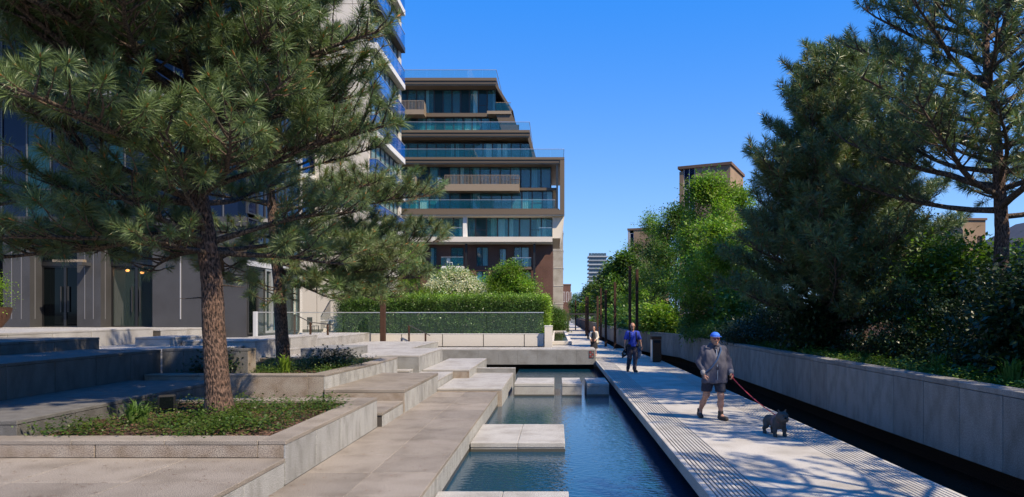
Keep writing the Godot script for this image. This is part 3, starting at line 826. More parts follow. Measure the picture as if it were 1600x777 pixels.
func build_white_tower() -> void:
	var t := thing("apartment_tower", "cream apartment tower with blue glass balconies stacked up its side", "building", P(-15, 0, 48))
	blk(t, "wall", -23, -13.15, 0.5, 40, 48, 57.2, M.cream_wall)
	for fl in 9:
		var y := 11.52 + (fl - 1) * 3.1
		# joints between cream panels on the front
		for k in 3:
			blk(t, "front_panel", -16.6 + k * 1.15 + 0.015, -16.6 + (k + 1) * 1.15 - 0.015, y + 0.02, y + 3.08, 47.94, 47.995, M.cream_wall)
		var dark := fl in [3, 5, 7]
		var sl := blk(t, "balcony", -14.6, -12.6, y, y + 0.42, 48.0, 57.0, M.white_render if not dark else M.dark_metal)
		blk(sl, "soffit", -14.58, -12.62, y - 0.03, y - 0.001, 48.02, 56.98, M.soffit_cream if not dark else M.dark_soffit)
		# recess behind the balcony
		for k in 6:
			var o := window(t, 0, 1.3, y + 0.44, y + 3.05, 0, M.dark_metal, M.window_glass, 0.06, 0.4 if rng.randf() < 0.5 else 0.0, M.curtain)
			o.position = P(-13.12, y + 1.75, 48.9 + k * 1.35) - t.position
			o.rotation.y = PI / 2
		blk(t, "corner_column", -13.15, -12.95, y + 0.42, y + 3.1, 56.4, 57.1, M.cream_wall)
		glass_rail(t, Vector2(-12.63, 48.05), Vector2(-12.63, 56.95), y + 0.43, y + 1.55, 1.5, M.balcony_glass, M.steel)
		glass_rail(t, Vector2(-13.15, 48.03), Vector2(-12.65, 48.03), y + 0.43, y + 1.55, 1.5, M.balcony_glass, M.steel)
		glass_rail(t, Vector2(-13.15, 56.97), Vector2(-12.65, 56.97), y + 0.43, y + 1.55, 1.5, M.balcony_glass, M.steel)
		# balconies on the front face, further left
		sl = blk(t, "balcony", -20.8, -16.9, y, y + 0.3, 46.9, 48.0, M.white_render)
		glass_rail(t, Vector2(-20.8, 46.95), Vector2(-16.95, 46.95), y + 0.31, y + 1.4, 1.3, M.balcony_glass, M.steel)
		for k in 3:
			window(t, -20.7 + 15 + k * 1.25, -20.7 + 15 + (k + 1) * 1.25, y + 0.4, y + 2.9, -0.06, M.dark_metal, M.navy_pane, 0.06)
	# beige base with joints
	for k in 6:
		blk(t, "base_panel", -20.4 + k * 1.2 + 0.02, -20.4 + (k + 1) * 1.2 - 0.02, 0.6, 8.3, 47.9, 47.998, M.cream_wall)

func build_stepped_building() -> void:
	var t := thing("apartment_block", "stepped bronze and brick apartment block with glass terraces rising behind the hedge", "building", P(-9, 0, 80.7))
	var bz: Material = M.bronze[0]; var bz2: Material = M.bronze[1]
	var ph := t.position
	# solid cores behind the windows, each storey ending where its windows end
	var storeys := [   # y0, y1, right end, bays
		[25.73, 28.60, -7.11, 11], [22.59, 25.30, -5.6, 12], [19.5, 22.3, -3.1, 14], [16.95, 19.49, -0.6, 15], [14.2, 16.62, -0.4, 15], [11.0, 13.51, -0.45, 14]]
	for s in storeys.size():
		var q: Array = storeys[s]
		blk(t, "storey", -24, q[2] - 0.05, q[0], q[1] + 0.6, 82.2, 95, M.interior)
		var n: int = q[3]
		var x0 := -18.6
		for k in n:
			var w: float = (q[2] - x0) / n
			var dim := rng.randf()
			var r := rng.randf()
			var o: MeshInstance3D
			if r < 0.24:
				o = window(t, x0 + w * k + 9, x0 + w * (k + 1) + 9, q[0], q[1], 0, M.dark_metal, M.window_glass, 0.09, 0.0, null)
				piece(o, "spandrel", -w / 2 + 0.1, w / 2 - 0.1, -1.2, 1.2, 0.12, 0.2, M.inner_wall, 0)
			elif r < 0.72:
				o = window(t, x0 + w * k + 9, x0 + w * (k + 1) + 9, q[0], q[1], 0, M.dark_metal, M.window_glass, 0.07, 0.35 + 0.6 * dim * dim, M.curtain if rng.randf() < 0.5 else M.curtain_dim, 0, 1.0 if rng.randf() < 0.35 else -1.0)
			else:
				o = window(t, x0 + w * k + 9, x0 + w * (k + 1) + 9, q[0], q[1], 0, M.dark_metal, M.window_glass if r < 0.9 else M.teal_pane, 0.07, 0.0, null, 0, 1.0 if rng.randf() < 0.4 else -1.0)
	# slabs with their two-step fascia and pale soffit
	for q in [[-6.89, 28.75, 29.42, 11], [-3.04, 22.75, 23.38, 9], [0.96, 19.62, 20.24, 14]]:
		blk(t, "roof_slab", -19.5, q[0], q[1] + 0.34, q[2], 78.9, 95, bz)
		blk(t, "fascia", -19.5, q[0] - 0.06, q[1], q[1] + 0.338, 79.0, 80.9, bz2)
		blk(t, "soffit", -19.5, q[0] - 0.1, q[1] - 0.14, q[1] - 0.002, 79.1, 82.3, M.bronze_light)
		glass_rail(t, Vector2(-18.2, 79.1), Vector2(q[0] - 0.05, 79.1), q[2] + 0.02, q[2] + 0.98, 1.6, M.rail_glass, M.steel)
		glass_rail(t, Vector2(q[0] - 0.05, 79.1), Vector2(q[0] - 0.05, 90), q[2] + 0.02, q[2] + 0.98, 1.6, M.rail_glass, M.steel)
	# middle slabs between the two storeys of a step
	blk(t, "floor_slab", -19.5, -5.4, 25.3, 25.72, 80.2, 95, bz)
	blk(t, "floor_slab", -19.5, 0.0, 16.63, 16.94, 80.2, 95, bz2)
	var small := blk(t, "balcony", -8.0, -5.2, 25.27, 25.62, 79.0, 86, M.bronze_light)
	small.set_meta("label", "small bronze balcony at the top right step")
	glass_rail(t, Vector2(-7.0, 79.05), Vector2(-5.25, 79.05), 25.64, 26.6, 0.9, M.rail_glass, M.bronze_light)
	# slanting side walls at each step
	for q in [[[-6.85, 28.7], [-7.15, 28.7], [-5.35, 25.7], [-5.0, 25.7]], [[-5.1, 25.25], [-7.0, 25.25], [-6.3, 23.4], [-4.3, 23.4]], [[-3.0, 22.7], [-3.35, 22.7], [-2.7, 20.26], [-2.35, 20.26]]]:
		var b := MB.new()
		var poly := []
		for w in q: poly.push_back(Vector2(w[0] - ph.x, w[1]))
		b.extrude(poly, -1.5, 9.0)
		part(t, "slanted_wall", b.mesh(), bz2)
	# railed balconies
	for q in [[-18.4, -15.3, 25.2, 25.75], [-18.4, -16.3, 16.4, 17.1], [-12.9, -4.3, 16.35, 17.13]]:
		var bal := blk(t, "balcony", q[0], q[1], q[2], q[3], 78.9, 80.6, M.bronze_light)
		var b := MB.new()
		var n := int((q[1] - q[0]) / 0.16)
		for k in n + 1:
			var x: float = lerpf(q[0], q[1], float(k) / n)
			b.box(P(x - 0.02, q[3], 78.98) , P(x + 0.02, q[3] + 1.0, 78.94))
		b.box(P(q[0], q[3] + 1.0, 78.99), P(q[1], q[3] + 1.06, 78.92))
		for k in 9:
			var dd := 79.0 + 1.5 * k / 8
			b.box(P(q[1] - 0.04, q[3], dd + 0.02), P(q[1], q[3] + 1.0, dd - 0.02))
		for k in b.v.size(): b.v[k] -= t.position + bal.position
		part(bal, "railing", b.mesh(), M.bronze_light)
	# big bronze frame round the two lower storeys
	blk(t, "frame_bottom", -19.5, 0.96, 13.6, 14.16, 78.9, 82.0, bz)
	blk(t, "frame_inner", -19.5, 0.35, 14.163, 14.32, 79.1, 82.0, bz2)
	blk(t, "frame_jamb", 0.45, 0.96, 14.163, 19.9, 78.92, 81.9, bz)
	blk(t, "frame_jamb", 0.0, 0.22, 14.33, 19.6, 79.3, 82.1, M.bronze_light)
	glass_rail(t, Vector2(-18.2, 79.2), Vector2(-0.1, 79.2), 14.33, 15.35, 1.6, M.rail_glass, M.steel)
	blk(t, "soffit", -19.5, 0.9, 13.48, 13.598, 79.0, 82.3, M.soffit_cream)
	# white storey, its column and slab
	blk(t, "column", -10.85, -10.4, 11.05, 13.47, 79.4, 80.2, M.white_render)
	blk(t, "white_slab", -19.5, -0.44, 10.45, 11.04, 78.95, 95, M.cream_wall)
	blk(t, "soffit", -19.5, -0.5, 10.3, 10.448, 79.4, 82.0, M.soffit_cream)
	glass_rail(t, Vector2(-18.2, 79.1), Vector2(-10.9, 79.1), 11.05, 12.1, 1.6, M.rail_glass, M.steel)
	glass_rail(t, Vector2(-2.0, 79.1), Vector2(-0.5, 79.1), 11.05, 12.1, 1.6, M.rail_glass, M.steel)
	var b := MB.new()
	b.extrude([Vector2(-0.43 - ph.x, 13.47), Vector2(0.94 - ph.x, 13.47), Vector2(0.5 - ph.x, 10.95), Vector2(-0.43 - ph.x, 10.95)], -1.0, 12.0)
	part(t, "cantilever_wall", b.mesh(), M.soffit_cream)
	# brick base: wall strips around openings, courses proud of it
	var bw: Material = M.brick[0]
	var openings := [[-14.98, -14.14, 7.75, 10.0], [-12.5, -10.95, 7.75, 10.0], [-9.45, -8.02, 7.75, 10.05], [-6.73, -5.9, 7.75, 9.85], [-5.0, -3.2, 7.6, 10.05], [-14.98, -14.14, 4.9, 7.1], [-12.7, -11.0, 3.0, 7.2], [-9.45, -8.02, 4.0, 7.2], [-6.6, -5.9, 4.6, 7.2], [-4.4, -2.95, 2.6, 7.1]]
	var xs := [-24.0, -0.4]
	for o in openings: xs.append_array([o[0], o[1]])
	xs.sort()
	for k in xs.size() - 1:
		var xa: float = xs[k]; var xb: float = xs[k + 1]
		if xb - xa < 0.01: continue
		var ys := [[1.0, 10.3]]
		var cuts := []
		for o in openings:
			if o[0] < (xa + xb) / 2 and o[1] > (xa + xb) / 2: cuts.push_back(o)
		cuts.sort_custom(func(p, q): return p[2] < q[2])
		var y := 1.0
		for o in cuts:
			blk(t, "brick_wall", xa, xb, y, o[2], 80.7, 81.3, M.brick_joint)
			brick_courses(t, xa, xb, y, o[2])
			y = o[3]
		blk(t, "brick_wall", xa, xb, y, 10.3, 80.7, 81.3, M.brick_joint)
		brick_courses(t, xa, xb, y, 10.3)
	blk(t, "storey", -24, -0.45, 0.5, 10.3, 82.6, 95, M.interior)
	blk(t, "side_wall", -0.44, -0.40, 0.5, 10.3, 81.3, 95, bw)
	for o in openings:
		window(t, o[0] + 9, o[1] + 9, o[2], o[3], 0.25, M.dark_metal, M.window_glass, 0.08, 0.5 if rng.randf() < 0.6 else 0.0, M.curtain, 1 if o[1] - o[0] > 1.2 else 0)
	for q in [[-13.4, -10.8, 7.3, 7.68, M.white_render], [-5.1, -2.9, 7.3, 7.6, M.bronze[0]]]:
		blk(t, "balcony", q[0], q[1], q[2], q[3], 79.4, 80.69, q[4])
		glass_rail(t, Vector2(q[0], 79.45), Vector2(q[1], 79.45), q[3] + 0.02, q[3] + 1.05, 1.3, M.rail_glass, M.steel)
		glass_rail(t, Vector2(q[0] + 0.03, 79.5), Vector2(q[0] + 0.03, 80.6), q[3] + 0.02, q[3] + 1.05, 1.3, M.rail_glass, M.steel)
	for x in [-16.0, -10.5, -2.55]:
		blk(t, "post", x - 0.12, x + 0.12, 1.0, 10.3, 79.6, 79.85, M.black_metal)
	# chairs and a parasol on the terraces
	var g := 0
	for q in [[-4.6, 23.4, 80.0], [-13.6, 17.15, 79.9], [-12.5, 7.7, 80.1], [-4.2, 7.65, 80.1]]:
		var f := thing("terrace_chair", ["dark chair alone on the upper roof terrace corner", "small pale chair on the railed middle balcony", "pale chair on the white slab balcony of the brick storey", "wooden chair on the brown balcony of the brick storey"][g], "chair", P(q[0], q[1], q[2]), 0.4 * g)
		var m: Material = [M.dark_metal, M.steel, M.white_render, M.rust][g]
		piece(f, "seat", -0.25, 0.25, 0.4, 0.46, -0.25, 0.25, m, 0.01)
		piece(f, "backrest", -0.25, 0.25, 0.46, 0.95, 0.2, 0.25, m, 0.01)
		for k in 4: piece(f, "leg", -0.24 + 0.44 * (k % 2), -0.2 + 0.44 * (k % 2), 0.0, 0.4, -0.24 + 0.44 * (k / 2), -0.2 + 0.44 * (k / 2), m, 0.0)
		g += 1

func brick_courses(t: Node3D, xa: float, xb: float, y0: float, y1: float) -> void:   # far brick, under a pixel a course: real courses joined into one part
	if y1 - y0 < 0.12: return
	var b := MB.new()
	var n := int((y1 - y0) / 0.15)
	for k in n:
		var ya := lerpf(y0, y1, float(k) / n); var yb := lerpf(y0, y1, float(k + 1) / n) - 0.02
		var x := xa
		var first := true
		while x < xb - 0.01:
			var w := minf(xb - x, (0.3 if (k % 2) and first else 0.6) * rng.randf_range(0.96, 1.04))
			first = false
			b.quad(P(x + 0.008, ya, 80.69), P(x + w - 0.008, ya, 80.69), P(x + w - 0.008, yb, 80.69), P(x + 0.008, yb, 80.69))
			x += w
	for k in b.v.size(): b.v[k] -= t.position
	var o := part(t, "brick_course", b.mesh(), pick(M.brick))
	o.set_meta("kind", "stuff")

func build_far_buildings() -> void:
	var t := thing("concrete_tower", "rough grey concrete building end seen past the stepped block", "building", P(0, 0, 100))
	for k in 6:
		blk(t, "concrete_lift", -2.0, 1.03, 1.0 + k * 2.6, 3.58 + k * 2.6, 100, 106, M.raw_concrete)
		blk(t, "ledge", -2.02, 1.1, 3.58 + k * 2.6, 3.62 + k * 2.6, 99.95, 106, M.white_render)
	t = thing("brick_house", "distant red brick house end at the foot of the concrete building", "building", P(3, 0, 200))
	blk(t, "wall", -1.5, 4.3, 0, 10.4, 200, 212, M.brick[2])
	blk(t, "parapet", -1.6, 4.4, 10.4, 10.8, 199.9, 212, M.brown_brick)
	for k in 3: window(t, -1.0 + k * 1.0, -0.4 + k * 1.0, 5.5, 8.5, 0.03, M.white_render, M.dark_pane, 0.1)
	# far glass tower
	t = thing("glass_tower", "distant blue-grey glass tower with white floor bands above the trees", "building", P(30.5, 0, 500))
	blk(t, "core", 24.2, 36.8, 0, 44, 501.5, 515, M.far_pane)
	blk(t, "core", 26.5, 35.0, 44, 46.2, 502, 514, M.slate_stone)
	for k in 15:
		blk(t, "floor_slab", 23.4, 37.8, 2.2 + k * 2.95, 3.1 + k * 2.95, 500, 516, M.far_band if k % 2 else M.far_band_pale)
		for j in 6:
			blk(t, "window_bay", 24.0 + j * 2.15, 25.95 + j * 2.15, 3.1 + k * 2.95, 5.15 + k * 2.95, 500.8, 501.4, M.far_pane)
	# tan towers on the right
	t = thing("brick_tower", "tan brick tower rising above the trees right of the walkway", "building", P(17.0, 0, 92), -0.45)
	piece(t, "wall", 1.7, 6.4, 0, 21.6, 0.0, 9, M.tan_brick, 0)
	piece(t, "corner_wall", -0.4, 0.15, 0, 21.3, 0.0, 9, M.tan_brick, 0)
	piece(t, "roof", -0.6, 6.6, 21.62, 22.0, -0.15, 9.2, M.brown_brick, 0)
	for k in 7:
		window(t, 0.16, 1.69, 2.2 + k * 2.8, 4.9 + k * 2.8, 0.2, M.pale_frame, M.navy_pane, 0.09, 0, null, 1)
	t = thing("brick_tower", "farther slim tan tower peeping over the green trees", "building", P(15.0, 0, 140), -0.3)
	piece(t, "wall", 0.9, 7, 0, 19.2, 0, 8, M.tan_brick, 0)
	piece(t, "corner_wall", -0.3, 0.1, 0, 19.2, 0, 8, M.slate_light, 0)
	piece(t, "roof", -0.4, 7.1, 19.21, 19.6, -0.1, 8.1, M.brown_brick, 0)
	for k in 6: window(t, 0.11, 0.89, 2 + k * 2.8, 4.6 + k * 2.8, 0.15, M.pale_frame, M.navy_pane, 0.08)
	t = thing("low_building", "flat pale building beyond the first green trees", "building", P(13.4, 0, 170))
	blk(t, "wall", 11.6, 16.5, 0, 13.8, 170, 176, M.cream_panel)
	blk(t, "roof", 11.4, 16.7, 13.81, 14.1, 169.9, 176, M.slate_stone)
	# brown building with roof glass behind the pines
	t = thing("brick_hall", "brown brick building with sloping roof glass seen between the pines", "building", P(34, 0, 60))
	blk(t, "tower_wall", 35.76, 37.75, 0, 10.35, 60, 64, M.tan_brick)
	blk(t, "tower_cap", 35.66, 37.85, 10.36, 10.55, 59.9, 64.1, M.brown_brick)
	for k in 2: window(t, 37.1 - 34, 37.5 - 34, 5.6 + k * 2, 7.0 + k * 2, -0.02, M.brown_brick, M.dark_pane, 0.05)
	blk(t, "wall", 27, 35.75, 0, 8.5, 60.5, 70, M.brown_brick)
	blk(t, "parapet", 27, 35.75, 8.52, 8.72, 60.4, 70, M.tan_brick)
	for k in 6:
		var o := window(t, 27.6 - 34 + k * 1.35, 28.9 - 34 + k * 1.35, 0, 1.9, 0, M.pale_frame, M.rail_glass, 0.06)
		o.position = P(-5.75 + k * 1.35, 9.45, 1.6)
		o.rotation.x = -0.7
	for k in 4: window(t, 29 - 34 + k * 1.6, 30 - 34 + k * 1.6, 5.2, 7.6, 0.46, M.brown_brick, M.navy_pane, 0.07)
	t = thing("gabled_house", "dark gabled roof edge with glass at the right border", "building", P(40.4, 0, 60))
	var b := MB.new()
	b.extrude([Vector2(-0.5, 0), Vector2(5, 0), Vector2(5, 10.8), Vector2(4, 10.4), Vector2(-0.5, 8.0)], 0.1, 6)
	part(t, "gable_wall", b.mesh(), M.navy_pane)
	b = MB.new()
	b.extrude([Vector2(-0.75, 7.85), Vector2(4.1, 10.45), Vector2(4.1, 10.8), Vector2(-0.75, 8.2)], -0.2, 6.1)
	part(t, "roof_edge", b.mesh(), M.slate_stone)
	piece(t, "frame", -0.7, -0.45, 0, 8.0, -0.1, 0.09, M.slate_light, 0)

var F := {}      # shared foliage meshes

func basis_to(dir: Vector3, roll := 0.0) -> Basis:                 # y axis along dir
	var y := dir.normalized()
	var a := y.cross(Vector3(0.3, 0.1, 0.95))
	if a.length() < 0.1: a = y.cross(Vector3.RIGHT)
	a = a.normalized()
	return Basis(a, y, a.cross(y)) * Basis(Vector3.UP, roll)

func tuft(seed_: int, n: int, stem: float, length: float, width: float, spread0: float, spread1: float) -> ArrayMesh:   # a pine shoot: needles round a short stem, an orange bud at its tip
	var r := RandomNumberGenerator.new(); r.seed = seed_
	var b := MB.new()
	for k in n:
		var t := pow(r.randf(), 0.8)
		var at := Vector3(0, stem * t, 0)
		var az := r.randf() * TAU
		var tilt := lerpf(spread1, spread0, t) + r.randf_range(-0.2, 0.2)
		var dir := Vector3(sin(tilt) * cos(az), cos(tilt), sin(tilt) * sin(az))
		var l := length * r.randf_range(0.75, 1.1)
		var side := dir.cross(Vector3(r.randf_range(-1, 1), r.randf_range(-1, 1), r.randf_range(-1, 1))).normalized() * width
		var mid := at + dir * l * 0.55 + Vector3(0, 0.02 * l, 0)
		var tip := at + dir * l + Vector3(0, -0.10 * l, 0)
		b.tint = Color.WHITE * r.randf_range(0.75, 1.3)
		b.quad(at - side * 0.5, at + side * 0.5, mid + side * 0.5, mid - side * 0.5)
		b.tri(mid - side * 0.5, mid + side * 0.5, tip)
	var m := b.mesh(true)
	m.surface_set_material(0, M.needle)
	b = MB.new()
	b.tube([Vector3(0, -0.06, 0), Vector3(0, stem * 0.9, 0)], [0.006, 0.004], 4, false)
	b.add_to(m)
	m.surface_set_material(1, M.twig)
	b = MB.new()
	b.tube([Vector3(0, stem * 0.9, 0), Vector3(0, stem * 0.9 + 0.018, 0), Vector3(0, stem + 0.035, 0)], [0.005, 0.009, 0.002], 5)
	b.add_to(m)
	m.surface_set_material(2, M.bud)
	return m

func leaf_clump(seed_: int, n: int, radius: float, length: float, width: float, droop := 0.3) -> ArrayMesh:
	var r := RandomNumberGenerator.new(); r.seed = seed_
	var b := MB.new()
	for k in n:
		var o := Vector3(r.randfn(), r.randfn() * 0.75, r.randfn()) * radius * 0.55
		var dir := (o.normalized() + Vector3(r.randf_range(-1, 1), r.randf_range(-0.8, 0.8) - droop, r.randf_range(-1, 1)) * 0.8).normalized()
		var side := dir.cross(Vector3(r.randf_range(-0.5, 0.5), 1, r.randf_range(-0.5, 0.5))).normalized()
		var l := length * r.randf_range(0.7, 1.2)
		var w := width * l / length * 0.5
		var nrm := side.cross(dir).normalized() * w * 0.35
		b.tint = Color(r.randf_range(0.75, 1.25), r.randf_range(0.85, 1.15), r.randf_range(0.7, 1.2))
		var m := o + dir * l * 0.45
		b.quad(o, m + side * w + nrm, o + dir * l, m - side * w + nrm)
	return b.mesh(true)

func make_foliage() -> void:
	F.tuft = []
	for q in [[140, 0.12, 0.16, 0.5, 1.7], [110, 0.16, 0.14, 0.35, 1.35], [150, 0.10, 0.175, 0.6, 1.9], [70, 0.20, 0.12, 0.5, 1.5], [120, 0.14, 0.15, 0.3, 1.2]]: F.tuft.push_back(tuft(40 + F.tuft.size(), q[0], q[1], q[2], 0.0040, q[3], q[4]))
	F.tuft_far = []
	for k in 2: F.tuft_far.push_back(tuft(50 + k, 76, 0.20, 0.16, 0.0075, 0.5, 1.6))
	F.leaf = []
	for k in 3: F.leaf.push_back(leaf_clump(60 + k, 26, 0.34, 0.13, 0.075))
	F.leaf_small = []
	for k in 3: F.leaf_small.push_back(leaf_clump(70 + k, 30, 0.20, 0.07, 0.04))
	F.leaf_far = []
	for k in 2: F.leaf_far.push_back(leaf_clump(80 + k, 22, 0.6, 0.30, 0.2))
	F.flower = [leaf_clump(90, 26, 0.30, 0.10, 0.09, -0.4)]
	F.blade = [blades(95, 26, 0.45, 0.011), blades(96, 22, 0.32, 0.02)]

func blades(seed_: int, n: int, h: float, w: float) -> ArrayMesh:
	var r := RandomNumberGenerator.new(); r.seed = seed_
	var b := MB.new()
	for k in n:
		var az := r.randf() * TAU
		var o := Vector3(cos(az), 0, sin(az)) * r.randf() * 0.05
		var out := Vector3(cos(az), 0, sin(az)) * r.randf_range(0.15, 0.75) * h
		var hh := h * r.randf_range(0.6, 1.1)
		var side := Vector3(-sin(az), 0, cos(az)) * w
		var m := o + out * 0.35 + Vector3(0, hh * 0.7, 0)
		var e := o + out + Vector3(0, hh * r.randf_range(0.6, 1.0), 0)
		b.tint = Color.WHITE * r.randf_range(0.75, 1.25)
		b.quad(o - side, o + side, m + side * 0.8, m - side * 0.8)
		b.tri(m - side * 0.8, m + side * 0.8, e)
	return b.mesh(true)

func tints(n: int, lo: float, hi: float, warm := 0.12) -> Array:
	var a := []
	for k in n:
		var s := rng.randf_range(lo, hi)
		a.push_back(Color(s * rng.randf_range(1 - warm, 1 + warm * 1.6), s, s * rng.randf_range(1 - warm, 1 + warm)))
	return a

func bent(a: Vector3, dir: Vector3, length: float, n: int, lift: float, wob: float) -> Array:    # a limb's path that starts along dir and bends up (or, lift < 0, down)
	var pts := [a]
	var q := a
	var d := dir.normalized()
	for k in n:
		d = (d + Vector3(rng.randfn() * wob, lift / n + rng.randfn() * wob * 0.6, rng.randfn() * wob)).normalized()
		q += d * length / n
		pts.push_back(q)
	return pts

func along(pts: Array, t: float) -> Vector3:
	var x := t * (pts.size() - 1)
	var k := mini(int(x), pts.size() - 2)
	return (pts[k] as Vector3).lerp(pts[k + 1], x - k)

func taper(r0: float, r1: float, n: int) -> Array:
	var a := []
	for k in n: a.push_back(lerpf(r0, r1, float(k) / (n - 1)))
	return a

# one primary pine limb with side shoots; returns the tuft transforms
func pine_limb(b: MB, a: Vector3, dir: Vector3, length: float, r0: float, lift: float, dens: float, scale: float, gap: float) -> Array:
	var xf := []
	var main := bent(a, dir, length, 8, lift, 0.10)
	b.tube(main, taper(r0, r0 * 0.22, 9), 6, true, 0.1, rng.randi())
	var n := int(length * dens)
	for k in n:
		var t := lerpf(gap, 1.0, (k + rng.randf()) / n)
		var s := along(main, t)
		var fwd := (along(main, minf(t + 0.05, 1.0)) - along(main, maxf(t - 0.05, 0.0))).normalized()
		var lat := fwd.cross(Vector3.UP).normalized() * (1.0 if k % 2 else -1.0)
		var sd := (fwd * rng.randf_range(0.5, 1.0) + lat * rng.randf_range(0.5, 1.0) + Vector3(0, rng.randf_range(-0.15, 0.55), 0)).normalized()
		var sl := (0.22 + length * 0.32 * (1.15 - t)) * rng.randf_range(0.6, 1.15)
		var sub := bent(s, sd, sl, 4, 0.5, 0.12)
		b.tube(sub, taper(r0 * 0.28 + 0.003, 0.005, 5), 4, false)
		var m := maxi(1, int(sl / 0.22))
		for j in m:
			var tt := 1.0 if j == m - 1 else (j + 0.6) / m
			var q := along(sub, tt)
			var td := sd
			if tt < 1.0:
				td = (sd + Vector3(rng.randfn() * 0.7, rng.randfn() * 0.4 + 0.25, rng.randfn() * 0.7)).normalized()
				var e := q + td * rng.randf_range(0.06, 0.16)
				b.tube([q, e], [0.005, 0.004], 3, false)
				q = e
			td = (td + Vector3(0, 0.35, 0)).normalized()
			xf.push_back(Transform3D(basis_to(td, rng.randf() * TAU).scaled(Vector3.ONE * scale * rng.randf_range(0.8, 1.2)), q))
	var tip: Vector3 = main[-1]
	xf.push_back(Transform3D(basis_to(((tip - main[-2]).normalized() + Vector3(0, 0.3, 0)), 0.0).scaled(Vector3.ONE * scale), tip))
	return xf

func split_many(t: Node3D, called: String, meshes: Array, xfs: Array, cols: Array, m: Material = null) -> void:
	for k in meshes.size():
		var some := []
		for j in range(k, xfs.size(), meshes.size()): some.push_back(xfs[j])
		if some.size(): many(t, called, meshes[k], m, some, cols)

